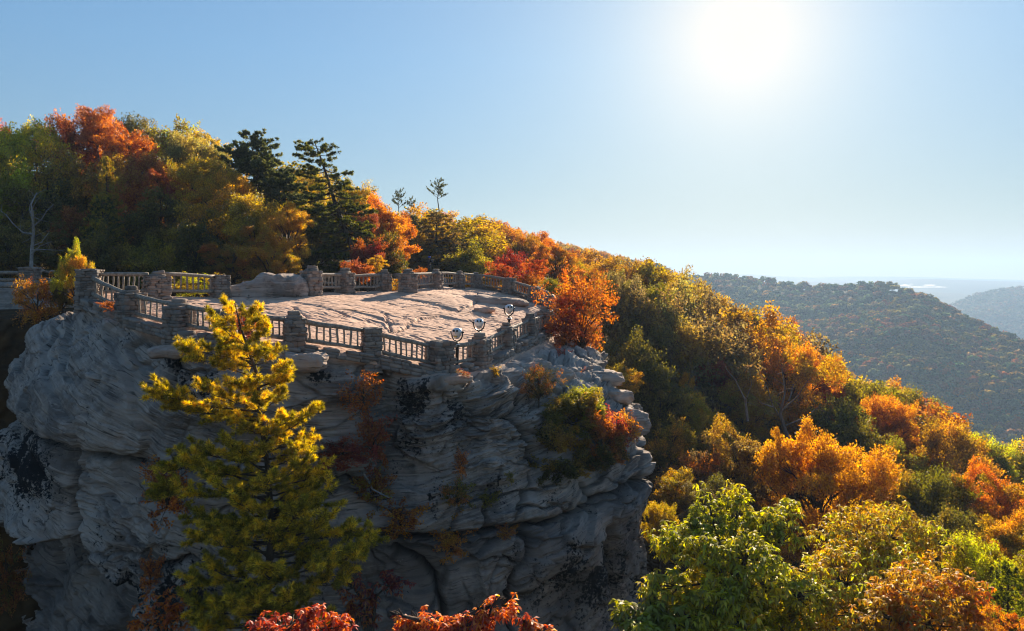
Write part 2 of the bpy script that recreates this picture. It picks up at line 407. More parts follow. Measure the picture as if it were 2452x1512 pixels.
grv = 1-np.abs(noise(pb*np.array([.3, .3, 2.6])+3*fbm(p*.25, 2)[:, None]*.25+11))*2            # thin bedding grooves, patchy
grv2 = 1-np.abs(noise(pb*np.array([.5, .5, 5.5])+23))*2
gpatch = sstep(-.25, .45, fbm(p*.35+44, 3)); blk = np.round(noise(pb*np.array([.22, .22, .5])+61)*2.2+.25*noise(pb*np.array([.6, .6, 1.2])))*.27
disp = .45*big+.05*strata*(.5+2.6*corner+ero)+(.012+.05*ero+.14*corner)*fine+.10*lump+blk
def ledge(bedc, per, seed, lat):
    u_ = bedc/per+.55*noise(p*np.array([.3, .3, .15])*lat+seed); k_ = np.floor(u_); f_ = u_-k_
    hsh = np.sin(k_*127.1+seed*3.7)*43758.5; hsh = hsh-np.floor(hsh)
    am = np.clip(.5+1.3*noise(np.stack([p[:, 0]*.35*lat, p[:, 1]*.35*lat, k_*1.37+seed], 1)), 0, 1.2)*(.3+hsh)
    return am*(sstep(0, .18, f_)-.75*sstep(.5, 1, f_)-.2)          # crisp undercut below, sloping back above
disp += .16*ledge(bed, 1.5, 2, .8)+(.02+.20*corner+.06*ero)*ledge(bed, .42, 5, 1.4)+(.012+.05*corner+.02*ero)*ledge(bed, .15, 9, 2.5)
disp -= (.11*np.clip(grv-.72, 0, 1)/.28+.07*np.clip(grv2-.7, 0, 1)/.3)*(.08+.55*gpatch)
honey = ridged(pb*np.array([.9, .9, 2.2]), 3)
disp -= (.16*ero+.22*corner)*np.clip(honey-.6, 0, 1)
disp -= .28*np.clip(1-np.abs(noise(p*np.array([.42, .42, .5])+.3*fbm(p*.9, 2)[:, None]+77))*22, 0, 1)*sstep(-.1, .3, noise(p*.3+12))
def voro(q, seed):
    """cell id hash and distance to the nearest cell border"""
    b = np.floor(q).astype(int); f1 = np.full(len(q), 9.); f2 = np.full(len(q), 9.); hid = np.zeros(len(q))
    for dx in (-1, 0, 1):
        for dy in (-1, 0, 1):
            for dz in (-1, 0, 1):
                c = b+np.array([dx, dy, dz]); k = _perm[(_perm[(_perm[(c[:, 0]+seed) & 255]+c[:, 1]) & 255]+c[:, 2]) & 255]
                pt = c+.5+_g[k]*.48; d = np.linalg.norm(q-pt, axis=1); nw = d < f1
                f2 = np.where(nw, f1, np.minimum(f2, d)); hid = np.where(nw, k/255., hid); f1 = np.where(nw, d, f1)
    return hid, f2-f1
wq = pb+.35*np.stack([noise(p*.8), noise(p*.8+7), noise(p*.8+15)], 1)+.08*np.stack([noise(p*3), noise(p*3+7), noise(p*3+15)], 1)
h_a, e_a = voro(wq*np.array([.38, .38, .85]), 3)
h_b, e_b = voro(wq*np.array([.95, .95, 2.3]), 11)
smoothside = np.clip(np.exp(-((px-230)/190)**2-((py-960)/170)**2)*1.3, 0, .8)     # the broad plain face on the left
disp += (.42*(h_a-.5)*sstep(0, .1, e_a)-.16*np.exp(-(e_a/.035)**2))*(1-smoothside)
bsel = sstep(-.15, .35, fbm(p*.4+28, 3))*.8+.5*corner
disp += (.17*(h_b-.5)*sstep(0, .12, e_b)-.07*np.exp(-(e_b/.05)**2))*bsel*(1-smoothside*.7)
def seglist(pl): return [(np.array(a, float), np.array(b, float)) for a, b in zip(pl[:-1], pl[1:])]
def pl_dist(pl, X, Y):
    """distance to a polyline and signed side (+ = below/right of travel)"""
    bd = np.full(X.shape, 1e9); sd = np.zeros(X.shape)
    for a, b in seglist(pl):
        ab = b-a; t = np.clip(((X-a[0])*ab[0]+(Y-a[1])*ab[1])/(ab@ab), 0, 1)
        dx = X-a[0]-t*ab[0]; dy = Y-a[1]-t*ab[1]; d = np.hypot(dx, dy); s = np.sign(ab[0]*dy-ab[1]*dx)
        m_ = d < bd; bd[m_] = d[m_]; sd[m_] = s[m_]
    return bd, sd
frontm = (p[:, 1] < 40) & (wf > .2)
wob = 7*fbm(p*1.1+3, 3); wox = px+wob; woy = py+7*fbm(p*1.1+13, 3)
CR = [([(10,905),(27,932),(32,970),(86,1029),(171,1066),(257,1098),(343,1130),(400,1160),(480,1200)], 7, .9, .25),
      ([(185,1071),(187,1109),(187,1173),(174,1221),(185,1300)], 5, .9, 0),
      ([(766,1276),(900,1277),(1049,1280),(1120,1275),(1191,1263),(1276,1251),(1323,1244),(1380,1223),(1418,1199),(1474,1166),(1560,1135)], 6, .8, .0),
      ([(1257,1262),(1257,1317),(1243,1350),(1219,1384),(1215,1417),(1233,1469),(1238,1540)], 6, 1.1, 0),
      ([(916,885),(912,940),(905,975),(889,1001),(905,1060),(915,1110),(905,1180)], 12, .9, 0),
      ([(950,1317),(1002,1341),(1045,1393),(1063,1459),(1068,1540)], 6, .8, 0),
      ([(1446,1270),(1470,1350),(1484,1407),(1490,1500)], 9, .7, 0),
      ([(1403,1161),(1413,1194),(1408,1225)], 5, .5, 0),
      ([(370,790),(385,850),(400,900),(395,960)], 8, .35, 0),
      ([(1230,905),(1245,950),(1232,1000),(1262,1040),(1290,1110)], 12, .6, 0),
      ([(735,1150),(830,1140),(880,1165)], 7, .5, 0),
      ([(340,1380),(450,1340),(560,1400),(640,1390)], 6, .4, 0)]
fcr = np.exp(-(e_a/.045)**2)*(1-smoothside)*.75*(noise(p*.5+60) > -.1)+np.exp(-(e_b/.05)**2)*bsel*.4*(1-smoothside)
for pl, w, dep, step in CR:
    d, sd = pl_dist(pl, wox, woy)
    fcr = np.maximum(fcr, np.where(frontm, 1.2*np.exp(-(d/(w*.55))**2), 0))
    c = np.exp(-(d/w)**2)*dep+ .25*dep*np.exp(-(d/(w*4))**2)
    if step: c = c-step*np.clip(1-d/90, 0, 1)*(sd < 0)
    disp -= np.where(frontm, c, 0)
# upper block overhangs along the long right crack; block under it bulges
d, sd = pl_dist(CR[2][0], wox, woy)
disp += np.where(frontm & (sd < 0), (.4-.5*sstep(1400, 1520, px))*np.exp(-(d/50)**2), 0)
disp += np.where(frontm & (sd > 0) & (px > 1230), .7*np.exp(-((px-1390)/130)**2-((py-1340)/110)**2), 0)
# deep shelter under the lower left block
SH_ = [(-80,1230),(0,1254),(70,1275),(123,1296),(187,1283),(225,1323),(300,1400),(345,1490),(360,1560)]
d, sd = pl_dist(SH_, wox, woy)
disp -= np.where(frontm & (sd > 0) & (px < 420), 2.3*sstep(0, 26, d), 0)
disp += np.where(frontm & (sd < 0) & (px < 300), .45*np.exp(-(d/45)**2), 0)
# projecting ledges under the two near corner posts, small cap rock
for (cx_, cy_, wx, wy, a_) in ((1062, 925, 60, 16, .55), (425, 838, 45, 14, .5), (1190, 960, 50, 30, .35), (1015, 1010, 60, 60, .25), (560, 960, 120, 90, .3), (180, 960, 110, 80, .5)):
    disp += np.where(frontm, a_*np.exp(-((px-cx_)/wx)**2-((py-cy_)/wy)**2), 0)
# slab relief
ang = .25; ca, sa = math.cos(ang), math.sin(ang)
tx = p[:, 0]*ca+p[:, 1]*sa; ty = -p[:, 0]*sa+p[:, 1]*ca
q = np.stack([tx*.33, ty*.7, 0*tx], 1)
h0 = fbm(q+50, 4)*1.3; fl = np.floor(h0*4)/4; fr = (h0*4-np.floor(h0*4)); terr = fl+sstep(0, .22, fr)/4
tz = .02*terr+.012*fbm(np.stack([tx*1.3, ty*3.2, 0*tx], 1), 4, .6)+.012*fbm(p*np.array([4.5, 6, 1])+3, 3)
pit = fbm(np.stack([tx*2.0, ty*5.5, 0*tx], 1)+90, 2); tz -= .05*sstep(.34, .55, pit)
def z2(pts): return [(670.4+x*.28645, 600.2+y*.28645) for x, y in pts]
EDGE = [(z2([(1350,455),(1490,497),(1600,462),(1665,400),(1650,350)]), .28, 1.6), (z2([(860,560),(900,600),(1090,612),(1180,560),(1345,538)]), .30, 1.3),
        (z2([(860,590),(920,675),(990,660),(1085,600)]), .2, 1.0), (z2([(300,455),(460,495),(590,545)]), .15, 1.2), (z2([(780,488),(870,520),(1000,560)]), .12, 1.0),
        (z2([(1000,398),(1160,420),(1340,442)]), .08, .5), (z2([(1380,570),(1500,600),(1620,590)]), .08, .9), (z2([(240,515),(330,520)]), .1, .6),
        ([(560,722),(600,735),(625,748)], .15, .9), ([(760,700),(840,712),(900,708)], .1, 1.2)]
for pl, dep, fall in EDGE:
    w3 = [slab_hit(*a)[:2] for a in pl]
    d, sd = pl_dist(w3, p[:, 0]+.15*noise(p*1.7), p[:, 1]+.15*noise(p*1.7+40))
    fm = p[:, 1] < np.interp(p[:, 0], *zip(*sorted([(float(a[0]), float(a[1])) for a in w3])))+.15*noise(p*1.7+40)
    tz -= np.where(fm, dep*.28*np.exp(-(d/fall)**2), -dep*.4*np.exp(-(d/.6)**2)*0)
CRK = [z2([(1000, 398), (1160, 418), (1340, 442)]), z2([(800, 490), (870, 525), (905, 600), (925, 670), (1000, 650), (1080, 605), (1170, 560)]), z2([(730, 340), (800, 370), (890, 388)]), z2([(380, 480), (470, 500), (580, 545)]),
       z2([(1350, 470), (1480, 497), (1590, 465), (1660, 405)]), z2([(1400, 560), (1560, 590), (1700, 575), (1850, 600)]), [(592, 712), (606, 728), (640, 742)], [(700, 735), (735, 762), (790, 770)], [(905, 720), (960, 735), (1010, 730), (1080, 742)], z2([(1100, 700), (1180, 740), (1260, 770)])]
crk = np.zeros(len(p))
wx_ = p[:, 0]+.12*noise(p*2.1); wy_ = p[:, 1]+.12*noise(p*2.1+20)
for pl in CRK:
    d, sd = pl_dist([slab_hit(*a)[:2] for a in pl], wx_, wy_); crk = np.maximum(crk, np.exp(-(d/.07)**2))
crk = np.maximum(crk, .8*np.clip(1-np.abs(noise(np.stack([tx*.35, ty*.8, 0*tx], 1)+33))*30, 0, 1)*(noise(p*.4+5) > .1))
tz -= .09*crk
inner = np.concatenate([1-sstep(NVT-14, NVT, np.broadcast_to(np.arange(NV)[None], (NU, NV)).reshape(-1)), np.ones(NE)])
pd = p+n_*(disp*wf)[:, None]
pd[:, 2] += tz*(1-wf)*(.4+.6*inner)
pd[NU*NV:, 2] -= .03
pxd, pyd = proj(pd)
# stains (water streaks and lichen with shapes of their own)
st = np.zeros(len(p))
for (cx_, cy_, rx, ry, a_) in ((75,1110,100,115,.72),(400,870,35,60,.62),(470,930,70,50,.52),(520,990,80,30,.5),(130,850,90,40,.22),(420,1420,140,100,.66),(985,960,50,70,.62),(985,1060,70,60,.56),(1085,1000,70,45,.54),
        (1110,1060,40,90,.3),(1190,1180,200,70,.3),(1400,1380,160,120,.56),(700,1420,260,90,.3),(250,1280,60,60,.25),(1270,980,60,60,.3),(300,800,60,50,.3),(960,1120,60,60,.35),(760,905,40,22,.5),(1090,1180,160,60,.28),(1500,1300,60,160,.3)):
    st = np.maximum(st, a_*np.exp(-((px-cx_)/rx)**2-((py-cy_)/ry)**2))
streak = fbm(np.stack([p[:, 0]*1.6, p[:, 1]*1.6, p[:, 2]*.35], 1)+7, 3)
stain = (st*1.02+.3*streak+.1*np.clip(-strata, 0, 1)-.02)*wf+(.62*crk-.1)*(1-wf)
i = np.arange(NU)[:, None]*NV; i2 = ((np.arange(NU)+1) % NU)[:, None]*NV; j = np.arange(NV-1)[None]
quads = np.stack([i+j, i+j+1, i2+j+1, i2+j], -1).reshape(-1, 4)
i = np.arange(NR-1)[:, None]*NC+NU*NV; j = np.arange(NC-1)[None]; quads = np.concatenate([quads, np.stack([i+j, i+j+1, i+NC+j+1, i+NC+j], -1).reshape(-1, 4)])
d, sd = pl_dist(CR[2][0], wox, woy); shade_mottle = np.where(sd > 0, 1., 0)*sstep(0, 8, d)*sstep(620, 800, wox)          # shade of the lower blocks put into the colour, mottled at random
d, sd = pl_dist(SH_, wox, woy); shade_mottle = np.maximum(shade_mottle, np.where((sd > 0) & (px < 520), 1., 0)*sstep(0, 8, d)*(1-sstep(420, 520, wox)))
shade_mottle = np.clip(shade_mottle*(.62+.5*fbm(p*.6+9, 4))+.22*sstep(.1, .5, fbm(p*.5+90, 4)), 0, 1)*wf
rk = obj('rock_outcrop', mesh('rock_outcrop', pd, quads, ROCK, {'shade_mottle': shade_mottle, 'crackd': np.clip(fcr, 0, 1)*wf, 'bed': bed, 'stain': stain, 'top': 1-wf}, True))
nz = np.zeros(len(pd)*0)
tag(rk, 'great grey layered sandstone cliff carrying the railed overlook platform', None, None, 'structure')
me = rk.data
_t = me.polygons[len(me.polygons)//4]
if sum(me.polygons[k*NV+20].normal.z for k in range(0, NU, 50)) < 0: me.flip_normals()
PD = pd[:NU*NV].reshape(NU, NV, 3); PXD = pxd[:NU*NV].reshape(NU, NV); PYD = pyd[:NU*NV].reshape(NU, NV)
_fm = (PD[..., 1] < 41)
def rock_at(x, y):
    """nearest visible rock point to a pixel of the view"""
    e = (PXD-x)**2+(PYD-y)**2; e = np.where(_fm, e, 1e12); e = e+ (PD[..., 1]*2)**2*.02
    k = np.unravel_index(np.argmin(e), e.shape); return PD[k].copy()
print('rock', round(time.time()-T0, 1))

# ------------------------------------------------------------------ terrain
def edge_x(y): return np.interp(y, [0, 24, 30, 40, 47, 60, 100, 180, 350, 800, 1000, 2000], [-40, -34, -24, -13, -5, 0, -5, -15, 20, 171, 240, 500])
def edge_z(y): return np.interp(y, [0, 45, 60, 100, 180, 350, 800, 1000, 2000], [-1.6, -1.6, -1.5, 1, 5, 8, 0, -25, -180])
RID = [  # column, crest distance, crest canopy row
 (1000, 1296, 648), (1560, 1296, 650), (1640, 1188, 655), (1750, 1152, 654), (1850, 1116, 665), (1900, 1094, 673), (1950, 1065, 680), (2000, 1029, 676), (2050, 1008, 672), (2100, 972, 671), (2150, 936, 676), (2200, 900, 691),
 (2250, 864, 716), (2300, 828, 746), (2350, 792, 768), (2452, 720, 811), (2600, 648, 880), (3200, 576, 1010)]
def terrain(x, y, detail=True):
    x = np.asarray(x, float); y = np.asarray(y, float)
    xe = edge_x(y); ze = edge_z(y); d = x-xe
    S = .42*np.maximum(d, 0)+.0006*np.maximum(d, 0)**2
    S = S*(1+.55*sstep(350, 800, y))
    hill = 7*sstep(0, 45, -d)*sstep(45, 90, y)                      # the wooded rise behind the overlook
    h1 = ze-S+hill
    h1 = h1-11*sstep(0, 7, d)*(1-sstep(48, 95, y))
    h1 = h1-15*sstep(0, 6, (33-y))*(1-0*x)                            # foot of the cliff on the near side
    h1 = h1+1.2*fbm(np.stack([x.ravel()*.03, y.ravel()*.03, 0*x.ravel()], 1), 3).reshape(x.shape)
    a = np.clip(x/np.maximum(y, 1), -1.2, 1.2)
    col = CX+F*a
    yc = np.interp(col, [r[0] for r in RID], [r[1] for r in RID]); zr = np.interp(col, [r[0] for r in RID], [(HY-r[2])/F*r[1]-11 for r in RID])
    t = np.clip((y-340)/(yc-340), 0, 1)
    bot = -170
    und = fbm(np.stack([x.ravel()*.004, y.ravel()*.004, 0*x.ravel()+3], 1), 4).reshape(x.shape)
    h2 = bot+(zr-bot)*t**1.2+und*26*t*(1-t)*2
    h2 = np.where(y > yc, zr-(y-yc)*.22, h2)
    h = np.maximum(h1, h2)
    h = np.maximum(h, -210+0*h)
    def ridge(cols, ycr, slope, amp, k):
        cy_ = np.interp(col, [c for c, _ in cols], [(HY-r)/F*ycr for _, r in cols])
        nn = fbm(np.stack([x.ravel()*k, y.ravel()*k, 0*x.ravel()+9], 1), 4).reshape(x.shape)
        return cy_-np.abs(y-ycr)*slope+nn*amp*np.clip(np.abs(y-ycr)/ycr*6, .12, 1)
    h = np.maximum(h, np.where(col > 1500, ridge([(1500, 760), (2180, 760), (2250, 745), (2300, 722), (2340, 708), (2400, 697), (2440, 693), (2500, 697), (2700, 690)], 2400, .26, 40, .0022), -400))
    h = np.maximum(h, ridge([(1500, 720), (2100, 712), (2170, 700), (2230, 694), (2300, 697), (2380, 712), (2500, 720)], 4000, .12, 35, .0012))
    h = np.maximum(h, ridge([(800, 676), (1600, 676), (1900, 675), (2050, 678), (2130, 673), (2200, 668), (2300, 671), (2452, 675), (3000, 678)], 4800, .06, 24, .0009))
    h = np.maximum(h, ridge([(800, 663), (1600, 662), (1740, 659), (1800, 657), (1870, 662), (1950, 665), (2020, 662), (2100, 662), (2200, 663), (2300, 667), (2452, 671), (3200, 672)], 6300, .045, 30, .0006))
    return h
az = np.linspace(-.95, 1.0, 620)
rr = np.concatenate([np.linspace(-60, 20, 12), np.linspace(24, 120, 90), np.geomspace(124, 1000, 150), np.geomspace(1010, 7200, 330), [7400]])
A_, Y_ = np.meshgrid(az, rr, indexing='ij'); X_ = A_*np.maximum(np.abs(Y_), 60); X_ = np.where(Y_ < 120, A_*120, X_)
X_ = np.where(Y_ < 120, A_*120, A_*Y_)
Z_ = terrain(X_, Y_)
# keep the ground under the outcrop hidden
na, nr = A_.shape
ii = np.arange(na-1)[:, None]*nr; jj = np.arange(nr-1)[None]
tq = np.stack([ii+jj, ii+nr+jj, ii+nr+jj+1, ii+jj+1], -1).reshape(-1, 4)
def mat_ground():
    m, nt, out = M('forest_floor'); geo = N(nt, 'ShaderNodeNewGeometry'); pos = geo.outputs['Position']
    n1 = ntex(nt, pos, .09, 5, .7); n2 = ntex(nt, pos, .0022, 5, .6); n3 = ntex(nt, pos, .8, 5, .7)
    c = ramp(nt, n1, [(.35, (.02, .03, .012)), (.5, (.05, .05, .018)), (.62, (.1, .06, .02)), (.75, (.06, .075, .025))])
    c2 = ramp(nt, n3, [(.3, (.025, .018, .012)), (.6, (.08, .045, .02)), (.8, (.13, .07, .025))])
    sep = N(nt, 'ShaderNodeSeparateXYZ'); nt.links.new(pos, sep.inputs[0])
    near = mth(nt, 'LESS_THAN', sep.outputs[1], 200.0)
    c = mix(nt, near, c, c2)
    c = mix(nt, ramp(nt, n2, [(.45, (0, 0, 0)), (.6, (.6, .6, .6))]), c, (.035, .05, .02))
    bsdf(nt, out, c, .95, n1, 1.0, 6.0, spec=.05); return m
gr = obj('terrain', mesh('terrain', np.stack([X_, Y_, Z_], -1), tq, mat_ground(), None, True)); tag(gr, kind='structure')
print('terrain', round(time.time()-T0, 1))

# ------------------------------------------------------------------ leaves and crowns
def unit(v): return v/(np.linalg.norm(v, axis=-1)[..., None]+1e-9)
def leaves(c, t, size, aspect=.5, rng=RNG, fold=.12):
    """rhombic leaves: centre c, long direction t; returns verts, quads"""
    n = len(c); size = np.broadcast_to(size, (n,))[:, None]
    r = rng.normal(size=(n, 3)); b = unit(np.cross(t, r)); nn = np.cross(t, b)
    v = np.stack([c-t*size*.5, c+b*size*aspect*.5+nn*size*fold, c+t*size*.5, c-b*size*aspect*.5+nn*size*fold], 1)
    return v.reshape(-1, 3), np.arange(n*4).reshape(-1, 4)
def rep4(a): return np.repeat(a, 4)
def sph(n, rng=RNG): return unit(rng.normal(size=(n, 3)))

def broad_crown(seed, nleaf=9000, size=.045, lobes=14, flat=.85, droop=.0, sub=11, aspect=.55, gap=.0, shape='round', lobe_r=(.17, .3), stretch=1., zr=(.24, 1.), warp=.3):
    """crown in a unit frame: base of crown at z=.25, top at z=1, radius about .5. returns leaf arrays and lobe centres"""
    rng = np.random.default_rng(seed)
    L = []
    tries = 0
    while len(L) < lobes and tries < 900:
        tries += 1
        u = sph(1, rng)[0]*rng.uniform(.35, 1)**.5
        zc = .62+.32*u[2]; w = 1.0
        if shape == 'cone': w = np.clip((1.05-zc)/.6, .15, 1)
        if shape == 'oval': w = .72
        if shape == 'wide': w = 1.1; zc = .66+.26*u[2]
        c = np.array([u[0]*.38*w, u[1]*.38*w, zc])
        r = rng.uniform(*lobe_r)*(.75 if shape in ('cone', 'oval') else 1)
        if all(np.linalg.norm(c-l[0]) > .52*(r+l[1])*.8 for l in L): L.append((c, r))
    C = []; CR_ = []
    for c, r in L:
        k = int(sub*(r/.22)**2)+3
        d = sph(k, rng); d[:, 2] = np.abs(d[:, 2])*.9-.25; d = unit(d)
        C.append(c+d*r*rng.uniform(.6, 1.05, (k, 1))*np.array([1, 1, flat])); CR_.append(rng.uniform(.28, .55, k)*r)
    C = np.concatenate(C); CR_ = np.concatenate(CR_)
    m = len(C); wts = CR_**2; cnt = np.maximum((nleaf*wts/wts.sum()).astype(int), 3)
    idx = np.repeat(np.arange(m), cnt); n = len(idx)
    d = sph(n, rng); d[:, 2] = d[:, 2]*.75+.18; rad = rng.uniform(.25, 1, n)**.5*(1+.35*rng.normal(size=n)*.5)
    c = C[idx]+d*(CR_[idx]*rad)[:, None]*np.array([1/stretch**.5, 1/stretch**.5, .75*stretch])
    ctr = np.array([0, 0, .6])
    def wrp(q): return ctr+(q-ctr)*(1+warp*fbm(unit(q-ctr)*1.7+seed*3.1, 3))[:, None]
    c = wrp(c); mid = np.percentile(c, 50, axis=0); lo = np.percentile(c[:, 2], 1.); hi = np.percentile(c[:, 2], 99.7); rx = np.percentile(np.hypot(c[:, 0]-mid[0], c[:, 1]-mid[1]), 97)
    def nrmz(q): q = np.array(q, float); q[..., 2] = zr[0]+(q[..., 2]-lo)/(hi-lo)*(zr[1]-zr[0]); q[..., 0] = (q[..., 0]-mid[0])*.5/rx; q[..., 1] = (q[..., 1]-mid[1])*.5/rx; return q
    c = nrmz(c); L = [(nrmz(wrp(l[0][None]))[0], l[1]) for l in L]
    t = unit(d*np.array([1, 1, .6])+rng.normal(size=(n, 3))*.7+np.array([0, 0, -droop]))
    sz = size*rng.uniform(.6, 1.35, n)
    v, q = leaves(c, t, sz, aspect, rng)
    cv = rng.uniform(0, 1, m)*.35+.65*np.clip(.5+fbm(C*3+seed, 2)*.9, 0, 1)
    return v, q, rep4(cv[idx]), rep4(rng.uniform(0, 1, n)), L
def trunk_mesh(mb, L, rng, h0=-.5, lean=0., r=.022, twigs=True):
    top = np.array([lean*.8, 0, .72])
    n = 9; t = np.linspace(0, 1, n)[:, None]
    path = np.array([0, 0, h0])*(1-t)+top*t+np.c_[rng.normal(0, .008, n), rng.normal(0, .008, n), np.zeros(n)]*(t > .1)
    mb.tube(path, np.linspace(r*1.25, r*.35, n), 8)
    for c, rr_ in L:
        z0 = np.clip(c[2]-.16-.5*np.hypot(c[0], c[1]), max(.2, h0), .68); k = np.interp(z0, path[:, 2], np.arange(n)); k0 = int(k)
        s = path[k0]*(1-(k-k0))+path[min(k0+1, n-1)]*(k-k0)
        m_ = (s+c)/2+np.array([0, 0, .03])+rng.normal(0, .015, 3)
        mb.tube([s, (s*.6+m_*.4), m_, (m_+c)/2+rng.normal(0, .01, 3), c], np.array([.45, .36, .28, .2, .1])*r, 5, cap=False)
        if twigs:
            for _ in range(5):
                e = c+sph(1, rng)[0]*rr_*.9; e[2] = max(e[2], c[2]-.02)
                mm = (c+e)/2+rng.normal(0, .01, 3)
                mb.tube([(m_+c)/2, mm, e], np.array([.14, .09, .04])*r, 4, cap=False)

BROAD = {}
def broad_variant(key, seed, mat=LEAF, **kw):
    v, q, a, b, L = broad_crown(seed, **kw)
    cm = mesh('crown', v, q, mat, {'var': a, 'var2': b})
    mb = MB(); trunk_mesh(mb, L, np.random.default_rng(seed+1), h0=.3 if kw.get('zr', (1,))[0] < .1 else -.5)
    V = np.concatenate(mb.v); Q = np.concatenate(mb.q); T = np.concatenate(mb.t) if mb.t else None
    tm = mesh('trunk', V, Q, BARK, {'var': np.concatenate(mb.a)}, True, T)
    BROAD[key] = (cm, tm)
for s in range(7):
    broad_variant('r%d' % s, 100+s, nleaf=22000, size=.027, lobes=16+s % 3*3, sub=13, lobe_r=(.13, .25), shape=['round', 'wide', 'oval', 'round', 'wide', 'round', 'cone'][s])
for s in range(3): broad_variant('n%d' % s, 200+s, nleaf=46000, size=.019, lobes=24, sub=15, shape=['round', 'wide', 'oval'][s], lobe_r=(.11, .22))
for s in range(2): broad_variant('pl%d' % s, 250+s, nleaf=60000, size=.0155, lobes=26, sub=17, shape=['oval', 'cone'][s], lobe_r=(.10, .2), stretch=1.5, droop=-.3, warp=.3)
broad_variant('fan', 270, nleaf=60000, size=.0145, lobes=40, sub=15, shape='round', lobe_r=(.08, .17), warp=.2, stretch=1.3, droop=-.3)
broad_variant('open', 260, nleaf=11000, size=.022, lobes=26, sub=14, shape='wide', lobe_r=(.09, .2), warp=.45)
for s in range(2): broad_variant('sp%d' % s, 300+s, nleaf=13000, size=.026, lobes=20, sub=7, shape=['oval', 'round'][s], lobe_r=(.13, .24))
for s in range(5): broad_variant('f%d' % s, 400+s, nleaf=7500, size=.042, lobes=11, sub=6, shape='round')
print('crowns', round(time.time()-T0, 1))

# conifer: whorled boughs carrying needle tufts
def tufts(mbv, c, d, length, n_needles, rng, width=.004):
    """needle bunches at c pointing along d"""
    m = len(c)
    dd = np.repeat(unit(d), n_needles, 0); cc = np.repeat(c, n_needles, 0)
    r = rng.normal(size=(m*n_needles, 3)); t = unit(dd*.9+r*.55)
    ln = length*rng.uniform(.7, 1.1, m*n_needles)
    b = unit(np.cross(t, rng.normal(size=t.shape)))*width
    tip = cc+t*ln[:, None]
    v = np.stack([cc-b*.5, cc+t*ln[:, None]*.5-b*.9, tip, cc+t*ln[:, None]*.5+b*.9], 1).reshape(-1, 3)
    return v, np.arange(m*n_needles*4).reshape(-1, 4), m*n_needles
def conifer(seed, path, rad, boughs, tuft_len, n_need, spacing, width, droop=.0, flatness=.3, name='pine', mat=NEEDLE, subl=.35, outer=False):
    """path: trunk points; boughs: list of (point on trunk param 0..1, tip vector)"""
    rng = np.random.default_rng(seed); mb = MB(); path = np.asarray(path, float)
    mb.tube(path, rad, 9)
    tp = np.linspace(0, 1, len(path)); tc_, td = [], []; clump = []
    for bi, (u, tip) in enumerate(boughs):
        s = np.array([np.interp(u, tp, path[:, i]) for i in range(3)]); tip = np.asarray(tip, float); Lb = np.linalg.norm(tip)
        n = 7; t = np.linspace(0, 1, n)[:, None]
        sag = -droop*Lb*np.sin(t*math.pi*.8)[:, 0]
        pts = s+tip*t+np.c_[rng.normal(0, .02*Lb, n), rng.normal(0, .02*Lb, n), sag+rng.normal(0, .012*Lb, n)]*(t > 0)
        r0 = np.interp(u, tp, rad)*.38+.004*Lb
        mb.tube(pts, np.linspace(r0, r0*.18, n), 5, cap=False)
        f = unit(tip); side = unit(np.cross(f, [0, 0, 1.]))
        ns = max(2, int(Lb/spacing))
        for k in range(ns):
            tt_ = (rng.uniform(.22, 1.0) if not outer else 1-.72*rng.uniform()**1.7) if k else 1.0
            b0 = np.array([np.interp(tt_, t[:, 0], pts[:, i]) for i in range(3)])
            sg = rng.choice([-1, 1]); l2 = (subl*Lb*(1.15-tt_*.75) if not outer else min(.75, .3+subl*Lb*.35))*rng.uniform(.5, 1.1)
            dr = unit(f*rng.uniform(.3, .9)+side*sg*rng.uniform(.3, 1)*(0.25 if k == 0 else 1)+np.array([0, 0, 1])*rng.uniform(-.1, .5)*flatness*2)
            e = b0+dr*l2
            mb.tube([b0, (b0+e)/2+rng.normal(0, .03*l2, 3), e], [r0*.25, r0*.18, r0*.08], 4, cap=False)
            nt_ = max(2, int(l2/(spacing*.42)))
            uu_ = rng.uniform(.15, 1, nt_)
            q = b0+dr*l2*uu_[:, None]+rng.normal(0, spacing*.16, (nt_, 3))*np.array([1, 1, .6])
            q[0] = e
            tc_.append(q); td.append(unit(dr*.7+rng.normal(0, .4, (nt_, 3))+np.array([0, 0, .55]))); clump.append(np.full(nt_, rng.uniform(0, 1)))
    tc_ = np.concatenate(tc_); td = np.concatenate(td); clump = np.concatenate(clump)
    v, q, n = tufts(None, tc_, td, tuft_len, n_need, rng, width)
    cm = mesh('crown', v, q, mat, {'var': np.repeat(np.clip(clump*.6+.4*rng.uniform(0, 1, len(clump)), 0, 1), n_need*4), 'var2': rep4(rng.uniform(0, 1, n))})
    V = np.concatenate(mb.v); tm = mesh('trunk', V, np.concatenate(mb.q), BARK, {'var': np.concatenate(mb.a)}, True, np.concatenate(mb.t) if mb.t else None)
    return cm, tm
def whorls(rng, n, u0, u1, L0, L1, rise=(-.05, .25), power=1.0):
    out = []
    for k in range(n):
        u = u0+(u1-u0)*((k+rng.uniform(0, .8))/n); L_ = (L0+(L1-L0)*((u-u0)/(u1-u0))**power)*rng.uniform(.65, 1.1)
        a = k*2.399+rng.uniform(-.4, .4); out.append((u, (math.cos(a)*L_, math.sin(a)*L_, L_*rng.uniform(*rise))))
    return out
CON = {}
for s in range(3):   # white pine of unit height
    rng = np.random.default_rng(500+s); pth = [(0, 0, 0), (.01, .0, .3), (0, .01, .6), (.0, 0, .85), (0, 0, 1)]
    CON['w%d' % s] = conifer(510+s, pth, [.02, .016, .011, .006, .002], whorls(rng, 95, .1, .97, [.36, .42, .44][s], .04, (-.04, .25), .9), .034, 13, .03, .0042, droop=.06, subl=.42)
rng = np.random.default_rng(520)   # flat-topped dark pine
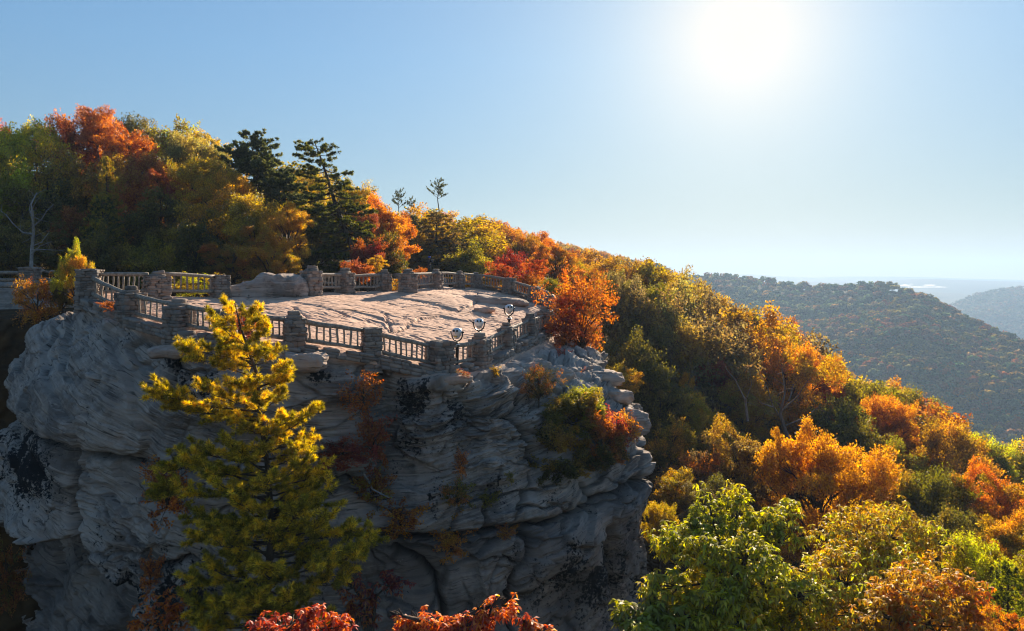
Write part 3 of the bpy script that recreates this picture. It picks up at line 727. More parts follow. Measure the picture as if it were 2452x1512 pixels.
CON['flat'] = conifer(521, [(0, 0, 0), (.03, 0, .25), (-.02, .02, .5), (.03, 0, .7), (.0, 0, .9)], [.028, .023, .018, .012, .004],
    whorls(rng, 52, .36, .98, .44, .2, (.05, .5), 1.2), .034, 15, .024, .005, droop=-.02, flatness=.6)
CON['sparse'] = conifer(523, [(0, 0, 0), (.03, 0, .35), (-.01, .02, .6), (.02, 0, .8), (.0, 0, 1.)], [.022, .018, .013, .009, .003],
    whorls(np.random.default_rng(524), 20, .5, .97, .36, .14, (.2, .8), 1), .035, 11, .04, .006, flatness=.5)
print('conifers', round(time.time()-T0, 1))

# ------------------------------------------------------------------ stone posts
WHERE = {
 'A': 'leftmost stone post of the overlook, right beside the yellow-green sapling',
 'B': 'second stone post along the near left railing, leaning small rock on top',
 'C': 'stout stone post left of the yellow pine, flat rock cap on top',
 'D': 'stone post half hidden behind the tip of the yellow pine',
 'E': 'stone post just right of the yellow pine with a square block on top',
 'F': 'plain-topped stone post halfway between the pine and the near corner',
 'G': 'rugged stone post at the near corner, left of the nearest coin viewer',
 'H': 'stone post with dark rock on top hiding the stand of the middle viewer',
 'I': 'stone post with tilted cap rock below the farthest viewer',
 'J': 'jagged-topped stone post behind and right of the farthest viewer',
 'K': 'stone post near the right tip of the overlook, last before the orange leaves',
 'Z': 'stone post at the right tip partly hidden by the orange tree',
 'L': 'small stone post with flat top at the far right tip',
 'M': 'broad plain stone post on the far right side where the railing turns downhill',
 'N': 'stone post between the two dark railings in front of the red bushes',
 'O': 'short stone post at the far corner, right of the narrow pale railing',
 'P': 'slim far stone post left of the narrow pale railing',
 'Q': 'far stone post with round cap, just right of the standing person',
 'R': 'large far stone post with cap on the right side of the entrance gap',
 'S': 'far stone post with wide cap on the left side of the entrance gap',
 'T': 'far stone post with tilted square cap between two pale railings',
 'U': 'tall stone post with stacked cap at the right end of the grey boulder',
 'W': 'flat-topped stone post at the left end of the grey boulder',
 'X': 'tall stone post with pointed cap at the back left railing'}
def post(k, base, h, w, label, capped, rz=0, group='stone posts of the overlook railing', cat='stone post', name='stone_post', rough=1.0):
    t = thing(name, label, cat, tuple(base), group, rz)
    mb = MB(); mb.box((0, 0, h/2-.2), (w*.8, w*.78, h-.06+.4), var=.1)
    z = -.45; course = 0
    while z < h-.02:
        ch = min(random.uniform(.055, .19), max(h-z, .05)); flare = 1+.1*max(0, (.3-z))*1.0+.03*random.uniform(-1, 1)
        for side in range(4):
            a = side*math.pi/2; run = w*flare; u = -run/2+random.uniform(-.04, .02)
            while u < run/2-.06:
                ln = min(random.uniform(.16, .46), run/2-u+.04)
                if ln < .08: break
                off = w*flare/2-.09+random.uniform(-.035, .045)*rough
                cxx, cyy = u+ln/2, -off
                stone(mb, (cxx*math.cos(a)-cyy*math.sin(a), cxx*math.sin(a)+cyy*math.cos(a), z+ch/2), (ln*1.0, .2, ch*1.0), a+random.uniform(-.12, .12), jit=.11*rough, sq=random.uniform(.3, .55), tilt=random.uniform(-.1, .1))
                u += ln
        z += ch*.96; course += 1
    for _ in range(5):
        stone(mb, (random.uniform(-.2, .2)*w, random.uniform(-.2, .2)*w, h-.02), (w*.5, w*.42, .1), random.uniform(0, 3), jit=.1, tilt=random.uniform(-.1, .1))
    mb.build('shaft', STONE, t)
    if capped:
        cb = MB(); stone(cb, (random.uniform(-.05, .05), 0, h+.05), (w*.72, w*.66, .12), random.uniform(-.3, .3), jit=.08)
        stone(cb, (random.uniform(-.06, .06), 0, h+.17), (w*.56, w*.5, .17), random.uniform(-.5, .5), jit=.1, tilt=random.uniform(-.18, .18), var=random.uniform(0, .5))
        cb.build('capstone', STONE, t)
    return t
for i, k in enumerate(ORDER):
    x, by, ty, d, wp = PIL[k]
    h = (by-ty)/F*d; w = wp/F*d*.97
    cap = k in CAPPED
    if cap: h -= .22
    nx_ = PB[ORDER[(i+1) % len(ORDER)]]-PB[ORDER[i-1]]
    post(k, PB[k], h, w, WHERE[k], cap, rz=math.atan2(nx_[1], nx_[0]))

# ------------------------------------------------------------------ log railings
def rail(a, b, label, nb, name='log_railing', top=.98, bot=.36, rt=.085, rb=.075, group='log railings between the stone posts', dark=False, cat='railing', inset=.33, parts=True, bal=.036):
    a = np.asarray(a, float); b = np.asarray(b, float); L = np.linalg.norm((b-a)[:2]); c = (a+b)/2
    t = thing(name, label, cat, tuple(c), group)
    e = unit(b-a); a2 = a+e*inset-c; b2 = b-e*inset-c
    def log(z, r, nm, var):
        n = 9; tt_ = np.linspace(0, 1, n)[:, None]; pts = a2+(b2-a2)*tt_+np.array([0, 0, z])+np.c_[np.zeros((n, 2)), np.cumsum(np.random.default_rng(int(abs(c[0]*1000))+int(z*10)).normal(0, .008, n))]
        mb = MB(); mb.tube(pts, r*(1+.1*np.sin(np.linspace(0, 5, n)+random.random()*6))*np.linspace(1.05, .92, n), 10, var); mb.build(nm, WOOD, t, True)
    log(top, rt, 'top_rail', .5); log(bot, rb, 'bottom_rail', .4)
    for i in range(nb):
        u = (i+.75+random.uniform(-.08, .08))/(nb+.5); p0 = a2+(b2-a2)*u
        mb = MB(); dx = random.uniform(-.02, .02); m_ = random.uniform(-.012, .012)
        q0 = p0+np.array([dx, 0, bot]); q1 = p0+np.array([-dx, 0, top])
        mb.tube([q0, q0*.66+q1*.34+[m_, 0, 0], q0*.33+q1*.67-[m_, 0, 0], q1], bal*random.uniform(.85, 1.2), 7, random.random()); mb.build('baluster', WOOD, t, True)
    return t
RL = [('A','B',6,'near left end railing running down from the leftmost post'),('B','C',6,'dark near railing between the leaning-rock post and the stout post left of the pine'),('C','D',5,'near railing left of the pine top, partly behind its needles'),
 ('D','E',6,'near railing right of the pine top with orange leaves in front'),('E','F',8,'long near railing right of the square-block post'),('F','G',9,'long near railing ending at the near corner post'),
 ('G','H',6,'short bright-topped railing in front of the first viewer'),('H','I',6,'near right railing rising between the middle and farthest viewers'),('I','J',6,'near right railing behind the tilted-cap post'),('J','K',5,'near right railing before the last near posts'),('K','Z',4,'sunlit short railing reaching into the orange leaves'),
 ('Z','L',4,'short railing at the very tip behind orange leaves'),('L','M',6,'steep dark railing at the far right corner'),('M','N',8,'dark far right railing below the orange and red bushes'),('N','O',8,'dark far railing in front of the bright red bush'),
 ('O','P',6,'narrow pale railing at the far corner'),('P','Q',7,'pale far railing right of the round-capped post'),('Q','R',7,'pale far railing in front of the standing person'),('S','T',8,'pale far railing left of the entrance gap with thick logs'),('T','U',7,'pale far railing right of the tall boulder-side post'),
 ('W','X',8,'pale back railing left of the grey boulder with yellow leaves behind'),('X','A',9,'long pale back railing at the left end of the platform')]
for a, b, nb, lab in RL:
    pa, pb_ = PB[a].copy(), PB[b].copy()
    far = not (a in FRONT and b in FRONT)
    rail(pa, pb_, lab, nb, top=.98 if a != 'X' else 1.0, bot=.36 if not far else .33)

# low dry-stone footing under the near railings
def footing(a, b, label, hgt=.36, drop=.5, w=.42):
    a = np.asarray(a, float); b = np.asarray(b, float); _e = unit(b-a); _o = np.array([_e[1], -_e[0], 0])*.24; a = a+_o; b = b+_o; c = (a+b)/2; e = unit(b-a); L = np.linalg.norm(b-a)
    o = thing('stone_footing', label, 'low stone wall', tuple(c), 'low stone footings under the near railings'); mb = MB()
    rot = math.atan2(e[1], e[0]); sl_ = e[2]/np.hypot(e[0], e[1])
    z = -drop
    while z < hgt-.1:
        ch = random.uniform(.1, .17); u = .25
        while u < L-.25:
            ln = random.uniform(.25, .6); pp = a+e*(u+ln/2)-c
            if not (z > .0 and random.random() < .25):
                stone(mb, (pp[0], pp[1], pp[2]+z+ch/2), (ln*1.05, w*random.uniform(.85, 1.1), ch*1.05), rot, jit=.09, tilt=sl_+random.uniform(-.05, .05))
            u += ln
        z += ch*.92
    mb.build('stone_courses', STONE, o)
for a, b, lab in (('A','B','crumbling footing under the leftmost near railing'),('B','C','low footing of thin slabs left of the stout post'),('C','D','low footing behind the pine left of its top'),('D','E','low footing half hidden right of the pine'),('E','F','loose stone footing between the square-block post and the plain post'),('F','G','stepped footing of larger stones beside the near corner post'),
                ('G','H','footing with one big flat stone beneath the short corner railing'),('H','I','footing of grey rubble under the near right railing'),('I','J','footing under the railing behind the tilted-cap post'),('J','K','footing at the last near right post')):
    footing(PB[a], PB[b], lab, .3, random.uniform(.1, .28))
for a, b, lab in (('M','N','low dark footing under the far right railing'),('N','O','low dark footing below the far railing by the red bush'),('L','M','low footing at the far right corner')):
    footing(PB[a], PB[b], lab, .28, .3, .35)

# ------------------------------------------------------------------ boulders
def boulder(px_, py_, d, size, label, rot=0, name='boulder', sink=.3, mat=ROCK, seed=1, topv=0., loc=None, tilt=0, group=None, n=26, flat=False):
    V, Q = _cubesphere(n)
    v = np.sign(V)*np.abs(V)**.62; v = v/np.abs(v).max(0)
    v = v*np.asarray(size)/2
    s = np.asarray(size).max()
    nn = unit(v)
    v = v+nn*(fbm(v*(1.6/s)*1.6+seed*7, 5, .6)*s*.09+fbm(v*np.array([1.5, 1.5, 7])+seed, 4)*.06)[:, None]
    v[:, 2] += v[:, 0]*tilt
    cr, sr = math.cos(rot), math.sin(rot); v = np.stack([v[:, 0]*cr-v[:, 1]*sr, v[:, 0]*sr+v[:, 1]*cr, v[:, 2]], 1)
    c = P(px_, py_, d) if loc is None else np.asarray(loc); c = c.copy(); c[2] += size[2]/2-sink*size[2]
    o = obj(name, mesh(name, v, Q, mat, {'bed': v[:, 2]+seed*3, 'stain': np.full(len(v), .1), 'top': np.full(len(v), topv)}, True), None, tuple(c))
    return tag(o, label, 'boulder', group)
# the long boulder between two back posts: profile rises to the right
L_ = []
nu_, nv_ = 190, 70
xs = np.linspace(541, 728, nu_); topy = np.interp(xs, [541, 560, 600, 622, 640, 665, 690, 710, 722, 728], [694, 682, 674, 666, 660, 658, 660, 664, 676, 702])
zt = (HY-topy)/F*34.6; zb = -1.15
xw = (xs-CX)/F*34.6
ang_ = np.linspace(-math.pi*.5, math.pi*1.5, nv_)
prof = np.stack([np.sign(np.cos(ang_))*np.abs(np.cos(ang_))**.6, np.sign(np.sin(ang_))*np.abs(np.sin(ang_))**.55], 1)
wid = .85*np.clip(np.minimum((xs-541), (728-xs))/22, .05, 1)**.5
Vb = np.stack([np.repeat(xw, nv_), (34.9+np.outer(np.linspace(-.3, .5, nu_), np.ones(nv_))+wid[:, None]*prof[None, :, 0]*-1).ravel(), (((zt+zb)/2)[:, None]+((zt-zb)/2)[:, None]*prof[None, :, 1]).ravel()], 1)
cb_ = Vb.mean(0); nb_ = unit(Vb-np.c_[Vb[:, 0], np.repeat(34.9, len(Vb)), np.repeat((zb+.4), len(Vb))])
Vb = Vb+nb_*(.16*fbm(Vb*.9+3, 4)+.05*fbm(Vb*np.array([2, 2, 7]), 4))[:, None]+np.array([0, 0, 1])*(.09*np.abs(noise(Vb*1.3+8)))[:, None]
ii = np.arange(nu_-1)[:, None]*nv_; jj = np.arange(nv_-1)[None]
qb = np.stack([ii+jj, ii+nv_+jj, ii+nv_+jj+1, ii+jj+1], -1).reshape(-1, 4)
bo = obj('boulder', mesh('boulder', Vb-cb_, qb, ROCK, {'bed': Vb[:, 2]*1.0, 'stain': np.clip(.32-.5*(Vb[:, 2]+.9), 0, .3), 'top': np.clip((Vb[:, 2]+.3)*.4, 0, .4)}, True), None, tuple(cb_))
tag(bo, 'long pale grey boulder forming the barrier between two back posts', 'boulder')
def on_slab(x, y):
    return slab_hit(*z2([(x, y)])[0])
s = on_slab(1790, 425); boulder(0, 0, 0, (3.9, 1.5, .6), 'long dark slab-like rock lying on the far right of the platform', .05, seed=4, topv=.35, loc=s, tilt=-.07, sink=.5)
s = on_slab(1715, 507); boulder(0, 0, 0, (1.15, .6, .3), 'small block lying on the platform above the farthest viewer', .1, seed=5, topv=1, loc=s, tilt=-.03, sink=.3, n=12)
q = rock_at(750, 862); boulder(0, 0, 0, (1.35, 1.1, .55), 'rounded pale rock jutting from the cliff below the square-block post', 0, seed=6, loc=(PB['E'][0]+.62, PB['E'][1]-.75, PB['E'][2]-.35), sink=.5, topv=.3, n=16)
boulder(0, 0, 0, (1.35, 1.2, .42), 'wide flat rock shelf under the stout post left of the pine', 0, seed=7, loc=(PB['C'][0]+.15, PB['C'][1]-.75, PB['C'][2]-.5), sink=.5, topv=.3, n=16)
boulder(0, 0, 0, (2.0, 1.1, .32), 'projecting flat ledge rock beneath the near corner post', .1, seed=8, loc=(PB['G'][0]+.25, PB['G'][1]-.5, PB['G'][2]-.12), sink=.5, topv=.5, n=16)
for (x, y, d, sz, rt_, lab) in ((1212, 905, 30.2, (1.1, 2.2, .7), -.5, 'pale sloping rock on the shoulder nearest the near right railing'), (1262, 880, 31.6, (1.0, 2.6, .6), -.7, 'long weathered rock rib on the shoulder left of the rhododendron top'),
        (1330, 900, 32.2, (1.6, 1.5, .8), -.4, 'rounded rock between the upper rhododendron and the crimson bush'), (1440, 905, 34.3, (2.2, 1.4, .7), .4, 'knobbly rock at the upper right edge of the cliff'),
        (1478, 948, 33.6, (1.3, 1.2, .6), .3, 'overhanging nose-shaped rock at the right edge of the cliff'), (1518, 1012, 32.0, (1.2, 1.4, 1.1), .2, 'pale block on the right shoulder of the cliff beside the red twigs'), (1182, 912, 28.6, (.7, .8, .5), .6, 'small broken rock below the dark-capped post')):
    boulder(x, y, d, sz, lab, rt_, seed=x, topv=.15, sink=.5, n=20, tilt=-.1)

# ------------------------------------------------------------------ coin viewers
def lathe(mb, prof, sides=20, c=(0, 0, 0), axis='z', var=None):
    prof = np.asarray(prof, float); n = len(prof); th = np.arange(sides)*2*math.pi/sides
    v = np.stack([prof[:, 0][:, None]*np.cos(th), prof[:, 0][:, None]*np.sin(th), np.repeat(prof[:, 1][:, None], sides, 1)], -1)
    if axis == 'y': v = v[..., [0, 2, 1]]
    v = v.reshape(-1, 3)+np.asarray(c)
    i = np.arange(n-1)[:, None]*sides; j = np.arange(sides)[None]; k = (j+1) % sides
    mb.add(v, np.stack([i+j, i+k, i+sides+k, i+sides+j], -1).reshape(-1, 4), None, var)
def viewer(loc, rz, label, face_mat, lower=False):
    t = thing('coin_viewer', label, 'coin viewer', tuple(loc), 'coin-operated viewers on the platform', rz)
    mb = MB(); lathe(mb, [(0, .05), (.2, .05), (.21, .02), (.2, -.05), (0, -.05)], 20); mb.build('base_plate', BLACKM, t, True)
    mb = MB(); lathe(mb, [(.05, .03), (.11, .05), (.075, .12), (.06, .2), (.055, .85), (.08, .88), (.1, .92), (.1, .95), (.055, .97), (.05, 1.06), (.0, 1.06)], 18); mb.build('stand', BLACKM, t, True)
    mb = MB(); lathe(mb, [(.1, 0), (.12, .01), (.12, .025), (.1, .035)], 20, (0, 0, .93)); mb.build('collar', CHROME, t, True)
    # yoke: a black U following the head
    mb = MB(); a = np.linspace(-1.45, 1.45, 17); pts = np.stack([.235*np.sin(a)*np.where(np.abs(a) > .9, 1, .98), np.full(17, .02), 1.38-.31*np.cos(a)], 1); pts[:, 2] = np.where(np.abs(a) > 1.2, pts[:, 2]+.06, pts[:, 2])
    mb.tube(pts, .028, 8); mb.build('yoke', BLACKM, t, True)
    for s in (-1, 1):
        mb = MB(); mb.tube([(s*.2, .02, 1.42), (s*.29, .02, 1.42)], [.03, .03], 10); mb.build('knob', BLACKM, t, True)
    # head: egg, pointed below, flattened front
    n = 26; th = np.linspace(0, math.pi, n); s2 = 28; ph = np.arange(s2)*2*math.pi/s2
    zz = np.cos(th); wx = np.sin(th)*np.where(zz < 0, (1+zz*.32), 1.0)
    wx = wx**.85
    X3 = .2*wx[:, None]*np.cos(ph); Yd = np.sin(ph); Y3 = .19*wx[:, None]*np.where(Yd < 0, Yd*.55, Yd)
    Z3 = np.repeat((1.42+np.where(zz > 0, .19*zz**.85*1.0 if False else .17*np.sign(zz)*np.abs(zz)**.9, .27*zz))[:, None], s2, 1)
    mb = MB(); v = np.stack([X3, Y3, Z3], -1).reshape(-1, 3); i = np.arange(n-1)[:, None]*s2; j = np.arange(s2)[None]; k = (j+1) % s2
    mb.add(v, np.stack([i+j, i+s2+j, i+s2+k, i+k], -1).reshape(-1, 4)); hd = mb.build('housing', CHROME, t, True)
    # face plate with slot, lens eyes
    m2 = 24; a = np.linspace(0, 2*math.pi, m2, endpoint=False); ex = .18*np.cos(a)*np.where(np.sin(a) < 0, 1+.35*np.sin(a), 1); ez = np.where(np.sin(a) > 0, .13, .24)*np.sin(a)+1.42
    mb = MB(); vf = np.stack([ex, np.full(m2, -.118), ez], 1); vb2 = vf.copy(); vb2[:, 1] = -.07; vb2[:, [0]] *= 1.08
    mb.add(np.concatenate([vf, vb2]), [(q_, (q_+1) % m2, m2+(q_+1) % m2, m2+q_) for q_ in range(m2)], [(0, q_+1, q_) for q_ in range(1, m2-1)])
    mb.build('face_plate', face_mat, t)
    for s in (-1, 1):
        mb = MB(); lathe(mb, [(0, -.16), (.03, -.16), (.042, -.15), (.042, -.11)], 16, (s*.068, 0, 1.475), 'y'); mb.build('eyepiece', GLASSM, t, True)
    mb = MB(); mb.box((0, -.128, 1.385), (.02, .024, .07)); mb.build('coin_slot', DULL, t)
    mb = MB(); a = np.linspace(-2.4, -.75, 12); mb.tube(np.stack([.13*np.cos(a), np.full(12, -.121), 1.36+.12*np.sin(a)], 1), .006, 5); mb.build('lower_trim', BLACKM, t)
    if lower:
        mb = MB(); mb.box((0, -.1225, 1.262), (.12, .008, .05)); mb.build('lower_panel', BRASS, t)
    return t
SILV = mat_plain('sky_tinted_silver', (.68, .76, .82), .35, .3)  # sky reflection on the silver face put into the base colour
DULL = mat_plain('brushed_grey_metal', (.7, .67, .64), .35, .2)
def stand_at(xD, baseD): return slab_hit(xD, baseD)
v1 = P(1094, 884, 28.2); v1[2] = min(v1[2]+.0, slab_z(np.array([v1[0]]), np.array([v1[1]]))[0]+.05)
viewer(v1, -.35, 'nearest coin viewer on its black stand behind the short corner railing, yellow lower face', DULL, True)
def at_floor(xD, d, dz=0.):
    x = (xD-CX)/F*d; return np.array([x, d, slab_z(np.array([x]), np.array([d]))[0]+dz])
v2 = at_floor(1147, 30.6, 0); v2[2] = (HY-762)/F*30.6-1.6; viewer(v2, .08, 'middle coin viewer, sky-tinted silver face peering over the dark-capped post', SILV)
v3 = at_floor(1219, 33.8, 0); v3[2] = (HY-729)/F*33.8-1.6; viewer(v3, .3, 'farthest coin viewer with its silver face above the tilted-cap post', DULL)

# ------------------------------------------------------------------ things behind the platform
def zg(x, y): return float(terrain(np.array([x]), np.array([y]))[0])
def small_post(xD, topD, d, h, w, label, cap=False):
    b = P(xD, topD, d); b[2] -= h; return b, post('s', b, h, w, label, cap, .2, 'stone posts behind the platform')
b1, _ = small_post(935, 633, 62, 1.9, .34*.9, 'small distant stone post left of the upper landing railing'); b2, _ = small_post(967, 633, 62, 1.9, .34, 'small distant stone post right of the upper landing railing')
b3 = P(912, 634, 63); b3[2] -= 1.9
rail(b1+[0, 0, .75], b2+[0, 0, .75], 'tiny pale railing of the upper landing beyond the entrance gap', 6, inset=.1, top=.98, bot=.45, rt=.06, group='log railings behind the platform')
rail(b3+[0, 0, .75], b1+[0, 0, .75], 'tiny railing left of the upper landing post beyond the entrance', 5, inset=.1, top=.9, bot=.4, rt=.06, group='log railings behind the platform')
c1 = P(938, 687, 47); c2 = P(982, 688, 46); rail(c1+[0, 0, -.55], c2+[0, 0, -.55], 'brown stair railing seen through the entrance gap in front of orange leaves', 6, inset=0, top=1.0, bot=.15, rt=.06, bal=.045, group='log railings behind the platform')
b5 = P(955, 655, 54); b5[2] -= 1.6; post('s', b5, 1.6, .9, 'low stone stair post visible above the entrance gap', False, .3, 'stone posts behind the platform')
rail(P(765, 660, 44)-[0, 0, .9], P(812, 664, 43)-[0, 0, .9], 'rustic pole rail of the approach path behind the far railing', 3, inset=0, top=.98, bot=.5, rt=.05, bal=.03, group='log railings behind the platform')
# left fence on its own grey ledge
lb = P(72, 692, 40); post('s', lb, (692-641)/F*40, .8, 'grey stone post of the separate two-rail fence under the dead tree', False, .2, 'stone posts of the left fence')
def pole_fence(a, b, rows, label):
    c = (a+b)/2; t = thing('pole_fence', label, 'fence', tuple(c), 'log fences beside the left stone post')
    for z, r in rows:
        n = 8; tt_ = np.linspace(0, 1, n)[:, None]; pts = a-c+(b-a)*tt_+np.c_[np.zeros((n, 2)), z+np.random.default_rng(int(z*100)).normal(0, .03, n)]
        mb = MB(); mb.tube(pts, r, 9); mb.build('rail', WOOD, t, True)
pole_fence(P(-60, 690, 38.5), lb+[-.35, 0, 0], [(.85, .1), (.45, .1), (.1, .07)], 'two thick pale logs of the fence at the left edge of the view')
pole_fence(lb+[.35, 0, 0], P(138, 690, 44), [(.95, .07), (.55, .06)], 'thin log fence running right behind the orange-brown shrub')
boulder(0, 0, 0, (9, 5, 6.2), 'blue-grey rock face carrying the separate fence at the left edge', .1, 'rock_ledge', 0, seed=11, loc=P(22, 690, 41.5)+np.array([0, 0, -6.05]), n=40)
boulder(0, 0, 0, (6, 5, 5), 'low shaded rock at the left edge beside the cliff', .1, 'rock_ledge', 0, seed=12, loc=P(-30, 800, 36)+np.array([0, 0, -5]), n=40)

# ------------------------------------------------------------------ the person
def person(loc, rz, label):
    root = thing('person', label, 'person', tuple(loc), None, rz)
    J = {'pel': (0, 0, .93), 'sp': (0, -.01, 1.12), 'ch': (0, 0, 1.33), 'nk': (0, .0, 1.48), 'hd': (0, .02, 1.6), 'tp': (0, .01, 1.72),
         'hl': (-.1, 0, .88), 'kl': (-.11, .03, .49), 'al': (-.11, -.02, .09), 'tl': (-.11, .13, .03), 'hr': (.1, 0, .88), 'kr': (.12, .03, .49), 'ar': (.14, -.02, .09), 'tr': (.15, .13, .03),
         'sl': (-.19, 0, 1.42), 'el': (-.25, .12, 1.2), 'wl': (-.08, .33, 1.42), 'fl': (-.05, .37, 1.5), 'sr': (.19, 0, 1.42), 'er': (.26, .12, 1.2), 'wr': (.09, .33, 1.42), 'fr': (.05, .37, 1.5)}
    Rd = {'pel': .14, 'sp': .125, 'ch': .15, 'nk': .055, 'hd': .09, 'tp': .07, 'hl': .09, 'kl': .06, 'al': .04, 'tl': .035, 'hr': .09, 'kr': .06, 'ar': .04, 'tr': .035, 'sl': .065, 'el': .045, 'wl': .03, 'fl': .028, 'sr': .065, 'er': .045, 'wr': .03, 'fr': .028}
    E = [('pel', 'sp'), ('sp', 'ch'), ('ch', 'nk'), ('nk', 'hd'), ('hd', 'tp'), ('pel', 'hl'), ('hl', 'kl'), ('kl', 'al'), ('al', 'tl'), ('pel', 'hr'), ('hr', 'kr'), ('kr', 'ar'), ('ar', 'tr'), ('ch', 'sl'), ('sl', 'el'), ('el', 'wl'), ('wl', 'fl'), ('ch', 'sr'), ('sr', 'er'), ('er', 'wr'), ('wr', 'fr')]
    def skin(keys, edges, rs, mat, nm, lv=2):
        me = bpy.data.meshes.new(nm); ix = {k: i for i, k in enumerate(keys)}
        me.from_pydata([J[k] for k in keys], [(ix[a], ix[b]) for a, b in edges], []); me.materials.append(mat); o = obj(nm, me, root)
        md = o.modifiers.new('skin', 'SKIN'); sv = me.skin_vertices[0].data
        for k in keys: sv[ix[k]].radius = (rs[k], rs[k])
        sv[0].use_root = True; o.modifiers.new('sub', 'SUBSURF').levels = lv; md.use_smooth_shade = True; o.modifiers['sub'].render_levels = lv; return o
    skin(list(J), E, Rd, mat_plain('skin', (.4, .24, .17), .6), 'body')
    up = ['pel', 'sp', 'ch', 'sl', 'el', 'wl', 'sr', 'er', 'wr']; skin(up, [e for e in E if e[0] in up and e[1] in up], {k: Rd[k]+.022 for k in up}, mat_plain('dark_jacket', (.02, .025, .035), .8), 'jacket')
    lo = ['pel', 'hl', 'kl', 'al', 'hr', 'kr', 'ar']; skin(lo, [e for e in E if e[0] in lo and e[1] in lo], {k: Rd[k]+.02 for k in lo}, mat_plain('olive_trousers', (.09, .075, .06), .85), 'trousers')
    for s, x in ((-1, -.11), (1, .14)):
        mb = MB(); stone(mb, (x, .05, .05), (.1, .28, .1), 0, .7, .0); mb.build('shoe', BLACKM, root, True)
    mb = MB(); stone(mb, (0, .01, 1.69), (.22, .24, .17), 0, .85, .0); mb.build('cap', mat_plain('blue_knit', (.01, .06, .5), .8), root, True)
    mb = MB(); mb.box((0, .41, 1.52), (.08, .02, .15)); ph = mb.build('phone', BLACKM, root)
    mb = MB(); stone(mb, (0, .115, 1.6), (.03, .04, .04), 0, .8, 0); mb.build('nose', mat_plain('skin', (.4, .24, .17), .6), root, True)
    return root
pf = P(1028, 661, 66); person(pf, -.9, 'person in dark jacket and blue knit cap holding up a phone beyond the far railing')
boulder(0, 0, 0, (3.4, 3, 2.4), 'brown rock the person stands on behind the far railing', 0, 'rock_ledge', 0, seed=21, loc=pf+np.array([0, 0, -2.33]), n=14)
print('built objects', round(time.time()-T0, 1))

# ------------------------------------------------------------------ vegetation
PAL = {'ember': ((.5, .095, .02), (.5, .17, .025)), 'gold': ((.40, .25, .025), (.30, .21, .02)), 'amber': ((.42, .20, .02), (.36, .24, .025)), 'orange': ((.40, .125, .02), (.34, .19, .025)), 'scarlet': ((.34, .05, .025), (.36, .12, .03)), 'crimson': ((.2, .03, .025), (.26, .07, .03)),
       'rust': ((.29, .10, .028), (.33, .17, .03)), 'olive': ((.21, .16, .018), (.33, .2, .025)), 'green': ((.13, .12, .013), (.23, .165, .018)), 'dark green': ((.085, .078, .013), (.15, .105, .02)), 'lime': ((.31, .31, .018), (.46, .35, .025)),
       'brown': ((.14, .1, .04), (.2, .13, .04)), 'pine': ((.05, .062, .018), (.1, .1, .028)), 'bronze': ((.25, .15, .028), (.34, .17, .03)), 'goldpine': ((.2, .17, .022), (.58, .40, .035)), 'pink': ((.3, .09, .05), (.3, .16, .05)), 'grey green': ((.17, .155, .045), (.26, .19, .05))}
def paint(o, c, c2=None):
    a, b = PAL[c]; b = PAL[c2][0] if c2 else b
    a = [min(v*1.3, .8) for v in a]; b = [min(v*1.3, .8) for v in b]
    o.color = (*a, 1); o['col2'] = [float(x) for x in b]
TREES = []
def plant(kind, xD, topD, d, wpx, col, label, name='tree', col2=None, ratio=1.55, base=None, cat='tree', group=None, rz=None, leanx=0, bot=None):
    """a tree whose crown top shows at (xD, topD) at distance d, crown wpx wide"""
    w = wpx/F*d; top = P(xD, topD, d)
    cm, tm = (BROAD if kind in BROAD else CON)[kind]
    k = 1.0 if kind in BROAD else (.66 if kind[0] == 'w' else .8)
    sx = w/k*(1.14 if kind in BROAD else 1)
    if bot is not None: H = (bot-topD)/F*d
    else: H = ratio*w
    g = zg(top[0], top[1])
    if bot is None: H = max(min(H, max(top[2]-g+1, w*.9)), w*.9)
    t = thing(name, label, cat, (top[0], top[1], top[2]-H), group, random.uniform(0, 6.28) if rz is None else rz)
    t.scale = (sx, sx*random.uniform(.9, 1.1), H)
    t.rotation_euler.x = random.uniform(-.04, .04); t.rotation_euler.y = leanx
    a = obj('trunk', tm, t); b = obj('crown', cm, t); paint(b, col, col2)
    TREES.append((xD, topD, d, wpx, H/d*F)); return t
rc = lambda *a: random.choice(a)
